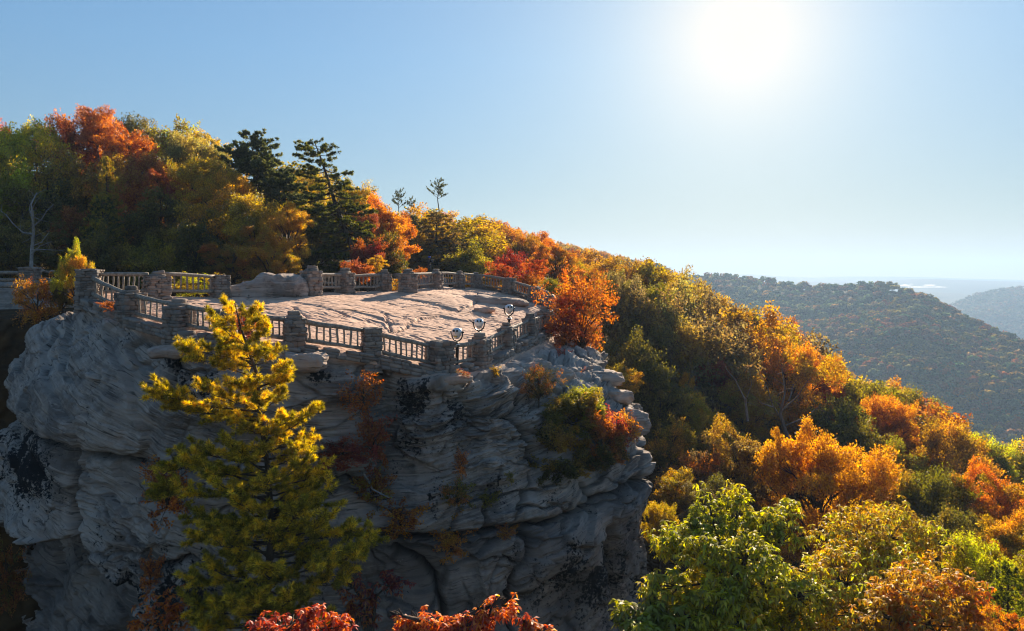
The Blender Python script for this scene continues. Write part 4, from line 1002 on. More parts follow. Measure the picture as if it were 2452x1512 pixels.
# left woods, skyline first
HT = [
 ('r1', 8, 305, 64, 130, 'lime', 'yellow-green tree at the left edge of the view, top of the woods'), ('r4', -15, 288, 72, 80, 'scarlet', 'red treetop cut by the left edge of the view'),
 ('n0', 85, 296, 68, 170, 'lime', 'broad yellow-green tree left of the wide red-orange crown'), ('n1', 200, 272, 72, 180, 'rust', 'wide red-orange tree on the left skyline', 'orange'), ('r3', 236, 256, 70, 80, 'orange', 'flame-red topmost crown on the left skyline', 'rust'),
 ('n2', 315, 300, 68, 160, 'rust', 'rusty orange tree right of the flame-red top', 'orange'), ('r5', 330, 280, 80, 110, 'dark green', 'dark green treetop behind the rusty tree on the left skyline'), ('r0', 440, 294, 76, 150, 'olive', 'olive tree with pale grey-green leaves on the left skyline', 'lime'),
 ('n1', 445, 322, 66, 130, 'grey green', 'pale grey-green tree below the olive skyline crown'), ('r2', 500, 320, 74, 90, 'olive', 'olive-yellow tree just left of the dark flat pine', 'gold'),
 ('r4', 120, 360, 62, 180, 'olive', 'olive tree in the upper left woods below the yellow-green crown'), ('r0', 20, 390, 58, 170, 'lime', 'dull green tree filling the left edge above the dead tree', 'green'), ('r3', 250, 380, 62, 140, 'bronze', 'brownish tree under the rusty crown in the left woods'),
 ('n0', 350, 375, 62, 150, 'rust', 'brown-orange tree in the middle of the left woods', 'bronze'), ('n2', 405, 395, 60, 120, 'pink', 'dull red tree above the golden crowns in the left woods', 'rust'), ('n1', 480, 378, 60, 150, 'gold', 'golden tree below the grey-green crown', 'olive'),
 ('n0', 545, 410, 57, 130, 'gold', 'bright golden tree under the dark flat pine', 'amber'), ('r5', 310, 440, 60, 120, 'orange', 'small orange patch tree in the left woods', 'rust'), ('r1', 160, 430, 60, 130, 'dark green', 'dark green tree above the dead bare tree'),
 ('r6', 60, 450, 56, 150, 'dark green', 'very dark tree behind the dead bare tree'), ('r2', 390, 460, 55, 150, 'dark green', 'dark tree between golden pine and olive bush in the woods'), ('r0', 350, 500, 54, 130, 'dark green', 'dark green understory tree below the orange patch'),
 ('n2', 520, 455, 52, 190, 'olive', 'large olive-gold tree behind the back left railing', 'amber'), ('n0', 610, 470, 51, 150, 'olive', 'olive tree left of the bright orange-gold tree', 'gold'), ('fan', 690, 488, 49, 120, 'amber', 'bright orange-gold tree behind the grey boulder', 'gold'),
 ('pl0', 655, 550, 47, 140, 'amber', 'low golden-orange tree right behind the grey boulder', 'olive'), ('pl0', 560, 545, 47, 140, 'olive', 'low olive bushy tree behind the boulder left end', 'rust'), ('r3', 470, 530, 49, 140, 'dark green', 'shaded dark tree behind the flat-topped post'),
 ('r4', 240, 540, 47, 120, 'dark green', 'shaded dark tree behind the leftmost railings'), ('r6', 130, 560, 50, 120, 'dark green', 'shaded dark tree between the dead tree and the sapling'), ('r2', 20, 540, 50, 130, 'dark green', 'shaded dark tree left of the dead tree'), ('r1', 370, 570, 46, 120, 'green', 'low shaded green tree behind the pointed-cap post'),
 ('r5', 170, 500, 54, 90, 'rust', 'small rust-coloured understory tree beside the dead tree', 'dark green'),
 ('r0', 845, 432, 66, 90, 'olive', 'yellow-green tree right of the leaning pine', 'gold'), ('n1', 735, 410, 76, 120, 'gold', 'golden tree behind the leaning pine', 'olive'), ('r2', 700, 430, 66, 80, 'olive', 'olive tree between the two dark pines'), ('n2', 915, 470, 62, 140, 'amber', 'brilliant orange tree right of the leaning pine', 'orange'),
 ('r3', 878, 510, 58, 60, 'pink', 'pinkish red tree beside the leaning pine', 'rust'), ('r4', 960, 510, 64, 64, 'rust', 'orange-red tree left of the broad brownish pine', 'orange'), ('r1', 800, 480, 62, 120, 'dark green', 'dark tree in the shade of the leaning pine'), ('r6', 745, 540, 60, 110, 'dark green', 'very dark tree behind the far boulder-side post'),
 ('r5', 930, 560, 55, 110, 'dark green', 'dark tree behind the entrance gap', 'rust'), ('r2', 985, 560, 73, 80, 'olive', 'olive tree just left of the standing person', 'bronze'), ('r0', 880, 575, 52, 80, 'rust', 'rust tree right of the leaning pine trunk', 'crimson'),
 ('r4', 1125, 580, 70, 100, 'green', 'green tree behind the slim far posts', 'olive'), ('sp0', 905, 612, 47, 46, 'amber', 'small gold-orange sapling left of the entrance stairs'), ('sp1', 858, 622, 45, 60, 'pink', 'pinkish shrub left of the entrance gap', 'orange'),
 ('sp0', 955, 668, 44, 44, 'amber', 'bright orange bush seen through the entrance gap'), ('sp1', 1004, 640, 50, 30, 'orange', 'little rust bush at the feet of the standing person', 'rust'),
 ('sp1', 1215, 598, 58, 86, 'crimson', 'dark crimson tree behind the far corner'), ('sp0', 1203, 632, 54, 44, 'scarlet', 'bright scarlet bush behind the far corner railing'), ('sp0', 1285, 622, 56, 54, 'scarlet', 'scarlet bush right of the crimson tree', 'orange'), ('sp1', 1256, 655, 53, 66, 'orange', 'orange bush below the scarlet bushes', 'amber'),
 ('r5', 1318, 668, 52, 60, 'green', 'green bush behind the far right posts', 'olive'), ('r2', 1180, 660, 55, 60, 'dark green', 'dark green bush left of the bright scarlet bush'),
 ('n2', 1330, 575, 75, 110, 'bronze', 'brown-gold tree on the slope above the scarlet bushes', 'orange'), ('n0', 1265, 565, 84, 110, 'bronze', 'dusty orange-brown tree on the slope above the crimson tree', 'rust'),
 # right shoulder
 ('open', 1392, 640, 40, 165, 'rust', 'open rusty orange tree growing from the right shoulder of the rock', 'orange'), ('sp0', 1365, 700, 39.5, 80, 'orange', 'orange shrub at the right tip of the overlook', 'scarlet'), ('sp0', 1350, 760, 38, 80, 'crimson', 'dark red low shrub under the right tip of the overlook', 'rust'),
 ('n1', 1490, 655, 66, 170, 'green', 'large olive-brown tree right of the open orange tree', 'brown'), ('n2', 1400, 625, 78, 120, 'rust', 'rusty brown tree behind the open orange tree', 'olive'), ('n0', 1575, 735, 62, 190, 'grey green', 'grey-olive tree with glinting leaves beyond the right shoulder', 'bronze'), ('r1', 1520, 800, 52, 160, 'dark green', 'dark tree behind the rock shoulder'),
 ('sp1', 1495, 870, 47, 80, 'olive', 'dim golden bush behind the knobbly rocks', 'amber'), ('r2', 1580, 880, 52, 150, 'dark green', 'almost black tree right of the rock shoulder'), ('r3', 1660, 800, 66, 120, 'rust', 'reddish brown tree deep on the right slope', 'crimson'),
 ('n0', 1720, 790, 78, 170, 'gold', 'golden tree on the right slope with red patches', 'olive'), ('n2', 1785, 800, 80, 110, 'rust', 'rust and olive tree left of the large gold and orange tree', 'green'), ('n1', 1880, 815, 66, 200, 'gold', 'large gold and orange tree in the middle of the right slope', 'orange'), ('r3', 1975, 850, 70, 90, 'orange', 'red-orange shoulder crown of the right slope', 'scarlet'),
 ('r0', 1725, 865, 62, 70, 'crimson', 'crimson tree between gold crowns on the right slope'), ('pl1', 1640, 900, 56, 120, 'amber', 'bright orange-gold tree right of the cliff edge', 'gold'), ('n0', 1790, 900, 60, 130, 'amber', 'golden orange tree below the crimson crown', 'olive'), ('n2', 1700, 960, 52, 140, 'gold', 'olive-gold tree right of the cliff', 'olive'),
 ('r4', 1610, 1000, 46, 110, 'olive', 'dull gold tree touching the right edge of the cliff', 'amber'), ('n2', 2050, 872, 72, 230, 'green', 'broad dark green tree on the right slope', 'olive'), ('n0', 2180, 935, 78, 140, 'green', 'green tree at the edge of the right slope', 'olive'), ('n1', 2125, 950, 62, 130, 'orange', 'orange-red tree in front of the dark green one', 'amber'),
 ('n0', 2245, 1010, 60, 200, 'bronze', 'large orange-olive tree on the lower right slope', 'amber'), ('n2', 2140, 1050, 54, 160, 'amber', 'amber tree below the orange-red one', 'green'), ('n1', 2340, 1040, 74, 150, 'green', 'green tree near the right skyline of the near slope', 'lime'), ('n0', 2440, 1085, 76, 130, 'lime', 'yellow-green tree at the right edge of the view', 'green'),
 ('r5', 2010, 960, 60, 150, 'dark green', 'dark tree between the gold and orange-red crowns', 'green'), ('r1', 2060, 1010, 56, 140, 'dark green', 'dark shaded tree above the glowing orange tree'), ('n2', 1770, 1010, 44, 190, 'brown', 'brown-grey fine-leaved tree left of the glowing orange tree', 'bronze'), ('r2', 1660, 1080, 42, 150, 'brown', 'dim brown tree right of the cliff edge', 'rust'),
 ('fan', 1965, 1018, 40, 280, 'amber', 'glowing orange tree in the middle of the lower right woods', 'amber'), ('pl1', 1868, 1028, 41, 90, 'amber', 'glowing orange spire left of the glowing orange tree', 'gold'), ('n0', 2250, 1130, 44, 200, 'green', 'dark green tree right of the glowing orange tree', 'dark green'), ('n2', 2390, 1115, 42, 190, 'olive', 'olive tree with red-orange top at the right edge', 'orange'),
 ('n1', 2150, 1130, 46, 130, 'olive', 'olive-gold tree behind the glowing orange tree right side', 'bronze'), ('n0', 2300, 1230, 34, 190, 'dark green', 'dark tree below the red-topped tree on the right'), ('n2', 2420, 1230, 32, 170, 'olive', 'olive and orange tree at the lower right edge', 'amber'),
 ('n1', 1580, 1205, 33, 90, 'gold', 'small yellow tree beside the right edge of the cliff', 'olive'), ('r3', 1620, 1130, 38, 110, 'olive', 'small olive-gold bush right of the cliff', 'amber'), ('n2', 1700, 1150, 36, 150, 'brown', 'dark brown bush above the large green chestnut-like tree', 'dark green'),
 ('n0', 2110, 1225, 27, 210, 'gold', 'yellow-orange tree right of the large green tree', 'amber'), ('n1', 2330, 1290, 25, 200, 'olive', 'yellow-olive tree near the lower right corner', 'lime'), ('n2', 2200, 1370, 20, 260, 'amber', 'large yellow-orange tree at the bottom right', 'gold'), ('sp0', 2440, 1470, 16, 120, 'orange', 'orange twiggy tree in the lower right corner', 'amber')]
for h in HT:
    kind, x, ty, d, w, c, lab = h[:7]; c2 = h[7] if len(h) > 7 else None
    bush = any(s in lab for s in ('bush', 'shrub', 'sapling'))
    plant(kind, x, ty, d, w, c, lab, 'shrub' if bush else 'autumn_tree', c2, 1.15 if bush else 1.5, cat='shrub' if bush else 'tree')
# pines of the left woods
plant('flat', 608, 318, 62, 190, 'pine', 'dark blue-green pine with flat irregular crown on the left skyline', 'pine_tree', bot=560)
plant('flat', 680, 400, 60, 130, 'pine', 'second dark pine crown below and right of the flat-topped pine', 'pine_tree', bot=600)
plant('w0', 262, 375, 52, 90, 'goldpine', 'slim pine with brownish gold tips in the left woods', 'pine_tree', 'bronze', bot=620)
plant('w1', 250, 470, 49, 150, 'pine', 'dark layered pine above the leftmost railings', 'pine_tree', 'olive', bot=720)
plant('w2', 1050, 508, 74, 215, 'brown', 'broad brownish green white pine right of the entrance', 'pine_tree', 'bronze', bot=700)
plant('w0', 985, 515, 76, 110, 'pine', 'narrow dark pine left of the broad brownish pine', 'pine_tree', 'brown', bot=700)
plant('sparse', 1050, 432, 95, 62, 'pine', 'small bare-stemmed pine standing alone on the skyline', 'pine_tree', bot=545)
plant('sparse', 955, 458, 92, 50, 'pine', 'little pine top on the skyline left of the lone pine', 'pine_tree', bot=560)
plant('sparse', 1002, 475, 93, 44, 'pine', 'bent little pine top just left of the lone skyline pine', 'pine_tree', bot=560, leanx=-.25)
plant('w1', 2420, 1345, 21, 150, 'pine', 'green pine at the lower right edge among yellow trees', 'pine_tree', 'lime', bot=1640)
# the leaning pine: trunk leans left, boughs in tiers
def U(x, y, d): return P(x, y, d)
base = P(868, 662, 55)
tr = [P(x, y, 55)-base for x, y in ((872, 700), (866, 655), (845, 600), (822, 540), (800, 480), (782, 420), (765, 370), (752, 338))]
rg = np.random.default_rng(77); bs = []
for k in range(74):
    u = .1+.88*(k/74); a = k*2.4; L0 = (2.7*(1-u)**.6+.5)*rg.uniform(.7, 1.15)*(1.25 if math.cos(a) < 0 and u > .5 else 1)
    bs.append((u, (math.cos(a)*L0, math.sin(a)*L0*.8, L0*rg.uniform(-.12, .12)+(.25 if u > .8 else 0))))
bs += [(.62, (-3.1, .2, -.7)), (.55, (-3.0, -.3, -.9)), (.88, (-1.6, .1, .7)), (.92, (1.0, 0, .3)), (.75, (-1.9, 0, .5)), (.42, (2.4, 0, -.5)), (.3, (2.6, -.4, -.4)), (.5, (2.0, .3, .6)), (.66, (1.9, 0, -.2))]
cm, tm = conifer(78, tr, [.3, .26, .22, .18, .14, .1, .06, .025], bs, .22, 16, .17, .024, droop=.12, subl=.45)
t = thing('pine_tree', 'tall leaning dark green pine behind the far railing, tip bent left against the sky', 'tree', tuple(base)); obj('trunk', tm, t); paint(obj('crown', cm, t), 'pine', 'green')
# the big yellow pine in front of the cliff
D0 = 20.0
base = P(640, 1640, D0)
tk = [(655, 1760), (640, 1640), (636, 1500), (642, 1380), (650, 1250), (640, 1110), (622, 990), (618, 905), (596, 840), (575, 780), (562, 726)]
tr = [P(x, y, D0)-base for x, y in tk]; tkp = np.linspace(0, 1, len(tk))
def upar(y): return float(np.interp(-y, [-q[1] for q in tk], tkp))
def br(y, tx_, ty_, dy=0.): 
    u = upar(y); s = np.array([np.interp(u, tkp, np.array(tr)[:, i]) for i in range(3)])+base
    e = P(tx_, ty_, D0+dy); e2 = (e-s)*.9; return (u, tuple(e2))
bl = [br(860, 432, 832, -.3), br(905, 455, 850, -.6), br(880, 520, 800, .4), br(830, 505, 765, 0), br(800, 540, 735, 0), br(790, 610, 745, .2), br(820, 640, 800, -.2), br(850, 655, 840, .3), br(905, 690, 885, -.3), br(930, 668, 905, .5),
      br(985, 358, 945, -.4), br(1000, 400, 975, .3), br(980, 480, 930, -.9), br(1010, 520, 1000, 1), br(960, 560, 920, -.6), br(1000, 620, 960, -1.2),
      br(1060, 752, 985, -.3), br(1080, 750, 1050, .4), br(1040, 700, 1000, -.8), br(1100, 735, 1075, -.9), br(1020, 690, 1020, .6),
      br(1140, 405, 1120, -.2), br(1160, 440, 1100, -.8), br(1120, 480, 1080, .5), br(1130, 545, 1060, -1.0), br(1190, 372, 1170, .2), br(1200, 500, 1150, -1.3),
      br(1170, 780, 1130, 0), br(1200, 795, 1180, -.5), br(1160, 730, 1110, -1.1), br(1220, 790, 1210, .6), br(1180, 640, 1150, -1.8),
      br(1270, 455, 1235, 0), br(1290, 480, 1260, -.9), br(1250, 560, 1200, -1.6), br(1300, 470, 1290, .5), br(1330, 900, 1300, .1), br(1350, 880, 1330, -.6), br(1300, 850, 1270, .5), br(1310, 800, 1240, -.8), br(1290, 720, 1230, -1.7),
      br(1390, 450, 1390, -.3), br(1400, 500, 1360, -1.0), br(1420, 830, 1390, -.4), br(1380, 790, 1350, -1.1), br(1400, 640, 1360, -1.9), br(1460, 445, 1450, -.4), br(1500, 480, 1500, -.9), br(1500, 780, 1490, -.7), br(1470, 700, 1430, -1.5), br(1480, 600, 1440, -1.7), br(1450, 560, 1420, -1.2)]
rg = np.random.default_rng(88)
for k in range(60):
    y = rg.uniform(760, 1560); u = upar(y); a = rg.uniform(0, 6.28); mx = np.interp(y, [730, 860, 960, 1060, 1100, 1180, 1300, 1500], [.4, .8, .9, .8, 1.4, 1.7, 1.8, 1.7])
    L0 = mx*rg.uniform(.3, .95); bs_ = (math.cos(a)*L0, math.sin(a)*L0, L0*rg.uniform(-.05, .4)); bl.append((u, bs_))
for k in range(45):
    y = rg.uniform(745, 1500); u = upar(y); a = rg.uniform(0, 6.28); L0 = rg.uniform(.25, .7)+.3*(y > 950); bl.append((u, (math.cos(a)*L0, math.sin(a)*L0, L0*rg.uniform(0, .5))))
cm, tm = conifer(89, tr, np.interp(tkp, [0, 1], [.13, .015]), bl, .15, 30, .1, .0065, droop=.03, flatness=.9, subl=.42, outer=True)
PINE = thing('pine_tree', 'large sunlit yellow pine standing in front of the cliff, left of centre', 'tree', tuple(base)); obj('trunk', tm, PINE); paint(obj('crown', cm, PINE), 'goldpine')
print('pine quads', len(cm.polygons))
# large drooping-leaf tree lower right (long leaves in hanging whorls)
def whorl_tree(seed, n_wh, box, leaf, lobes_, rngw=None, per=9):
    rng = np.random.default_rng(seed); C = []
    for (cx_, cy_, cz_, r) in lobes_:
        k = int(n_wh*r*r/sum(l[3]**2 for l in lobes_)); d = sph(k, rng); d[:, 2] = np.abs(d[:, 2])*1.0-.35
        C.append(np.array([cx_, cy_, cz_])+unit(d)*r*rng.uniform(.45, 1, (k, 1))**.6)
    C = np.concatenate(C); C = C+(fbm(C*1.1+seed, 3)*.45)[:, None]*unit(C-C.mean(0)); C = C[noise(C*1.7+seed*2)+rng.normal(0, .15, len(C)) > -.28]; C = C+rng.normal(0, .06, C.shape); m = len(C)
    a = rng.uniform(0, 6.28, (m, per))+np.arange(per)*0; el = rng.uniform(-.9, .35, (m, per))
    t = np.stack([np.cos(a)*np.cos(el), np.sin(a)*np.cos(el), np.sin(el)], -1).reshape(-1, 3)
    c0 = np.repeat(C, per, 0); ln = leaf*rng.uniform(.65, 1.2, m*per); out = []
    b = unit(np.cross(t, np.array([0, 0, 1.]))+rng.normal(0, .25, t.shape)); w_ = (ln*.17)[:, None]
    mid = c0+t*(ln*.5)[:, None]; tip = c0+t*(ln*.92)[:, None]+np.array([0, 0, -1])*(ln*.33)[:, None]
    v = np.stack([c0, mid+b*w_-[0, 0, .0], tip, mid-b*w_], 1); v[:, 1, 2] -= ln*.04; v[:, 3, 2] -= ln*.04
    cv = np.clip(.5+fbm(C*.5+seed, 2)*.6+rng.normal(0, .15, m), 0, 1)
    return v.reshape(-1, 3), np.arange(m*per*4).reshape(-1, 4), rep4(np.repeat(cv, per)), rep4(rng.uniform(0, 1, m*per)), C
def big_tree(name, label, xD, yD, d, lobes_, n_wh, leaf, col, col2=None, per=9, seed=5, cat='tree', trunk_to=None):
    base = P(xD, yD, d); ls = [tuple(P(x, y, dd)-base)+(r,) for x, y, dd, r in lobes_]
    v, q, a, b, C = whorl_tree(seed, n_wh, None, leaf, ls, per=per)
    t = thing(name, label, cat, tuple(base)); cm = mesh('crown', v, q, LEAF, {'var': a, 'var2': b}); o = obj('crown', cm, t); paint(o, col, col2)
    mb = MB(); rng = np.random.default_rng(seed); top = np.mean([l[:3] for l in ls], 0)
    g = min(zg(base[0], base[1])-base[2], -1)
    st_ = np.array([0, 0, g]) if trunk_to is None else np.array(trunk_to)-base
    mb.tube([st_, st_*.5+top*.3+[.1, 0, 0], top*.8], [.02*d*.5, .014*d*.5, .008*d*.5], 8)
    for l in ls:
        c = np.array(l[:3]); m_ = top*.55+c*.4; mb.tube([top*.35, m_, c], [.07, .045, .02], 5, cap=False)
        for _ in range(9):
            e = c+sph(1, rng)[0]*l[3]*.85; mb.tube([m_*.3+c*.7, (c+e)/2+rng.normal(0, .05, 3), e], [.022, .014, .006], 4, cap=False)
    mb.build('trunk', BARK, t, True); return t
rgl = np.random.default_rng(4)
gl = [(1640, 1265, 21.5, .55), (1600, 1300, 21, .5), (1700, 1230, 22, .55), (1765, 1215, 22.3, .45), (1835, 1245, 21.8, .5), (1890, 1232, 22.5, .45), (1880, 1290, 21.5, .5), (1680, 1330, 20, .6), (1790, 1330, 19.8, .6), (1600, 1410, 19.8, .55), (1720, 1430, 19, .6), (1830, 1400, 19, .6), (1930, 1430, 19.6, .55), (1650, 1500, 19, .6), (1780, 1510, 18.5, .6), (1640, 1300, 21.5, .8), (1750, 1300, 22, .9), (1720, 1400, 21, 1.0), (1850, 1420, 21, 1.0), (1650, 1450, 21, .9), (1760, 1500, 20, 1.1), (1900, 1500, 20.5, 1.0)]
big_tree('leafy_tree', 'large bright green tree with drooping leaf clusters at the bottom, right of the cliff', 1760, 1700, 21, gl, 4600, .19, 'lime', seed=11)
big_tree('leafy_tree', 'low green branches reaching left over the foot of the cliff', 1560, 1620, 19, [(1500, 1475, 19, .38), (1560, 1470, 19.3, .5), (1620, 1500, 19, .6), (1530, 1520, 18.6, .5)], 330, .24, 'lime', 'green', seed=12)
gl = [(2050, 1290, 23, 1.1), (2140, 1270, 24, 1.0), (2010, 1400, 21, 1.2), (2130, 1390, 21.5, 1.1), (2040, 1500, 19.5, 1.2), (2200, 1300, 24.5, .9)]
big_tree('leafy_tree', 'yellow and orange broad-leaved tree right of the large green one', 2080, 1700, 22, gl, 2400, .17, 'gold', 'lime', seed=13)
gl = [(2170, 1430, 18, .8), (2260, 1420, 18, .8), (2120, 1480, 17.5, .6), (2230, 1500, 17, .9), (2310, 1490, 17.5, .6)]
big_tree('leafy_tree', 'glowing yellow-orange leafy crown at the bottom right', 2210, 1720, 18, gl, 1700, .14, 'gold', 'orange', seed=14)
# red leaves along the bottom
for (lab, x, pts, n, c, c2, s) in (('fiery red-orange leafy shrub at the bottom centre', 1080, [(960, 1512, 12, .15), (1020, 1506, 12, .17), (1080, 1504, 12, .17), (1140, 1490, 12, .17), (1190, 1470, 12, .15), (1160, 1452, 12.1, .1), (1110, 1530, 11.8, .22), (985, 1482, 12.1, .08), (1205, 1436, 12.1, .05), (940, 1470, 12, .05)], 330, 'ember', None, 21),
    ('red-orange leafy shrub at the bottom below the yellow pine', 740, [(690, 1500, 12.5, .2), (740, 1490, 12.5, .22), (790, 1505, 12.5, .18), (745, 1465, 12.5, .1), (640, 1515, 12.5, .15)], 190, 'ember', 'crimson', 22),
    ('small orange leaf sprays at the bottom right of centre', 1270, [(1255, 1500, 12, .1), (1290, 1512, 12, .12), (1250, 1482, 12, .06)], 60, 'amber', 'scarlet', 23),
    ('dark crimson shrub at the foot of the cliff left of centre', 890, [(880, 1440, 21.5, .5), (930, 1400, 21.5, .45), (860, 1480, 21.5, .5), (840, 1400, 21.5, .3)], 130, 'crimson', 'rust', 24),
    ('dim rust shrub at the bottom left below the cliff', 410, [(400, 1450, 22, .5), (380, 1480, 22, .5), (440, 1480, 22, .5), (350, 1500, 22, .4)], 130, 'rust', 'orange', 25)):
    big_tree('shrub', lab, x, 1680, pts[0][2], pts, n*2, .115 if pts[0][2] < 14 else .15, c, c2, per=8, seed=s, cat='shrub')
# bushes growing on the rock
def rock_shrub(kind, xD, yD, d, w, h, col, label, col2=None, name='shrub'):
    b = P(xD, yD, d); cm, tm = BROAD[kind]; t = thing(name, label, 'shrub', tuple(b), None, random.uniform(0, 6)); ww = w/F*d; hh = h/F*d
    t.scale = (ww, ww, hh); t.location.z -= hh*.02
    obj('stems', tm, t); paint(obj('foliage', cm, t), col, col2); return t
broad_variant('bush', 700, nleaf=20000, size=.05, lobes=26, sub=11, shape='wide', aspect=.3, droop=.3, zr=(.02, 1), warp=.5, lobe_r=(.1, .2))
broad_variant('thin', 701, nleaf=1500, size=.06, lobes=12, sub=5, shape='round', aspect=.45, zr=(.02, 1))
broad_variant('vine', 702, nleaf=2600, size=.055, lobes=16, sub=6, shape='oval', aspect=.5, zr=(.02, 1), warp=.5)
for s in range(2): broad_variant('bs%d' % s, 710+s, nleaf=9000, size=.032, lobes=18, sub=8, shape='round', lobe_r=(.13, .24), zr=(.02, 1), warp=.4)
def rs(*a, **k): rock_shrub(*a, **k)
rs('bush', 1340, 1150, 28.8, 175, 150, 'dark green', 'dark green rhododendron, lowest and largest on the right side of the cliff', 'bronze', 'rhododendron'); rs('bush', 1440, 1120, 29.6, 140, 150, 'dark green', 'right-hand rhododendron with reddish edge against the pale block', 'rust', 'rhododendron'); rs('bush', 1360, 1045, 29.2, 150, 110, 'green', 'middle rhododendron between the sunlit crest and the lowest one', 'bronze', 'rhododendron')
rs('bush', 1400, 1000, 30.2, 120, 80, 'lime', 'sunlit olive rhododendron at the crest of the clump', 'olive', 'rhododendron')
rs('open', 1290, 975, 29.3, 110, 105, 'dark green', 'small sparse rhododendron on the rock right of the near corner', 'rust', 'rhododendron')
rs('thin', 1478, 1080, 30.0, 80, 110, 'crimson', 'dull red shrub on the right flank of the rhododendron', 'pink'); rs('thin', 1510, 1060, 30.6, 60, 80, 'rust', 'orange twigs beside the pale right-hand block', 'amber')
rs('bs0', 1385, 955, 33.3, 60, 75, 'scarlet', 'scarlet bush on the sloping right shoulder'); rs('bs1', 1348, 905, 34.5, 50, 80, 'crimson', 'crimson bush climbing the shoulder under the orange tree')
rs('vine', 1104, 1150, 25.5, 42, 78, 'rust', 'hanging rust-coloured plant on the cliff below the near corner', 'orange'); rs('vine', 1095, 1230, 25.4, 90, 90, 'green', 'dim green plants on the ledge below the rust plant', 'rust'); rs('vine', 1165, 1215, 26.6, 70, 40, 'green', 'short green tuft on the mid-cliff ledge', 'olive'); rs('vine', 1222, 1162, 26.6, 26, 36, 'green', 'tiny dark green clump on the bare cliff right of centre')
rs('thin', 870, 1000, 24.8, 110, 120, 'orange', 'nearly leafless twiggy shrub left of the rock cleft', 'rust'); rs('vine', 895, 1130, 24.8, 100, 150, 'rust', 'rusty vines hanging in the rock cleft', 'crimson'); rs('bs1', 820, 1120, 24.0, 150, 70, 'crimson', 'dark crimson bush in the hollow right of the pine')
rs('vine', 900, 1225, 24.9, 110, 110, 'rust', 'rust-brown climbing plant beside the pale bare branch', 'olive'); rs('vine', 960, 1290, 25.0, 120, 90, 'rust', 'rust-brown leaves along the lower ledge', 'amber'); rs('vine', 1080, 1345, 25.2, 100, 80, 'amber', 'yellowish leaves on the lower middle rock', 'rust'); rs('vine', 1212, 1292, 26, 60, 36, 'rust', 'small rust spray on the long crack')
rs('vine', 400, 1260, 22.8, 130, 170, 'rust', 'orange-brown shrub on the cliff left of the pine', 'orange'); rs('vine', 160, 1058, 26.3, 32, 28, 'orange', 'tiny orange plant in the long left crack', 'rust'); rs('bs0', 588, 815, 23.6, 60, 80, 'orange', 'orange leaves glowing behind the pine top', 'scarlet')
rs('vine', 260, 745, 26.8, 44, 26, 'rust', 'small orange-brown clump at the foot of the leftmost near railing', 'orange'); rs('vine', 1186, 905, 28.2, 26, 30, 'bronze', 'small yellowish tuft among rocks by the near corner', 'gold'); rs('thin', 1110, 905, 26.3, 40, 22, 'pink', 'dry reddish grass tuft on the near corner ledge', 'brown')
rs('vine', 360, 1430, 23.5, 60, 110, 'rust', 'dim rust leaves low on the shaded left cliff', 'orange')
rs('bs0', 90, 800, 33, 105, 145, 'amber', 'orange-brown shrub below the left fence beside the cliff', 'rust'); rs('pl1', 178, 748, 32.5, 86, 175, 'lime', 'upright yellow-green sapling beside the leftmost stone post', 'amber'); rs('n1', 150, 760, 33.5, 70, 110, 'dark green', 'dark green lower bush between the orange shrub and the sapling')
rs('bs0', 20, 980, 33, 80, 120, 'rust', 'dark shrub in the shaded gap left of the cliff', 'dark green'); rs('bs1', 15, 1450, 25, 90, 160, 'rust', 'dim shrub in the dark bottom left corner', 'dark green')
rs('bs0', 475, 712, 35, 130, 60, 'gold', 'low yellow leaves glowing behind the back left railing', 'lime'); rs('bs1', 1130, 690, 53, 110, 34, 'amber', 'low orange leaves behind the far pale railings'); rs('bs1', 1200, 715, 51.5, 90, 40, 'amber', 'orange foliage behind the dark far railing', 'orange')
# bare trees
def bare_tree(name, label, segs, d, r0, mat=PALEBARK, cat='dead tree', seed=1, twigs=3):
    base = P(*segs[0][0], d); t = thing(name, label, cat, tuple(base)); mb = MB(); rng = np.random.default_rng(seed)
    for k, pl in enumerate(segs):
        pts = [P(x, y, d+.6*math.sin(i*1.3+k))-base for i, (x, y) in enumerate(pl)]
        if k and k < 4: pass
        r = r0 if k == 0 else r0*rng.uniform(.3, .5)
        mb.tube(pts, np.linspace(r, r*.22, len(pts)), 7, cap=False)
        for i in range(1, len(pts)):
            for _ in range(twigs):
                s = pts[i-1]+(pts[i]-pts[i-1])*rng.uniform(0, 1); e = s+unit(rng.normal(size=(1, 3))+[[0, 0, .5]])[0]*rng.uniform(.3, 1.1)*d/40
                mb.tube([s, (s+e)/2+rng.normal(0, .05, 3), e], [r*.18, r*.1, r*.04], 4, cap=False)
    mb.build('trunk', mat, t, True); return t
bare_tree('dead_tree', 'pale dead tree with bare crooked limbs behind the left fence post', [[(74, 660), (76, 600), (80, 560), (78, 510), (74, 490), (88, 462)], [(77, 560), (55, 558), (30, 535), (15, 515), (0, 505)], [(78, 545), (100, 525), (112, 505), (128, 490)], [(76, 610), (95, 590), (125, 578)], [(77, 590), (100, 580), (118, 555)], [(76, 600), (95, 598), (150, 600)], [(78, 520), (70, 500), (72, 480)]], 43, .11, mat_bark('grey_dead_wood', (.16, .15, .14), (.34, .33, .31)))
bare_tree('bare_tree', 'bare forked grey branches in front of the gold tree on the right slope', [[(1905, 1100), (1880, 1030), (1868, 990), (1880, 940), (1872, 880)], [(1875, 1010), (1850, 970), (1835, 920), (1815, 890)], [(1870, 985), (1910, 950), (1935, 910)], [(1880, 1020), (1930, 1000), (1965, 970)], [(1850, 975), (1820, 965)], [(1890, 960), (1900, 920)]], 52, .16, TWIG, 'bare tree', 3)
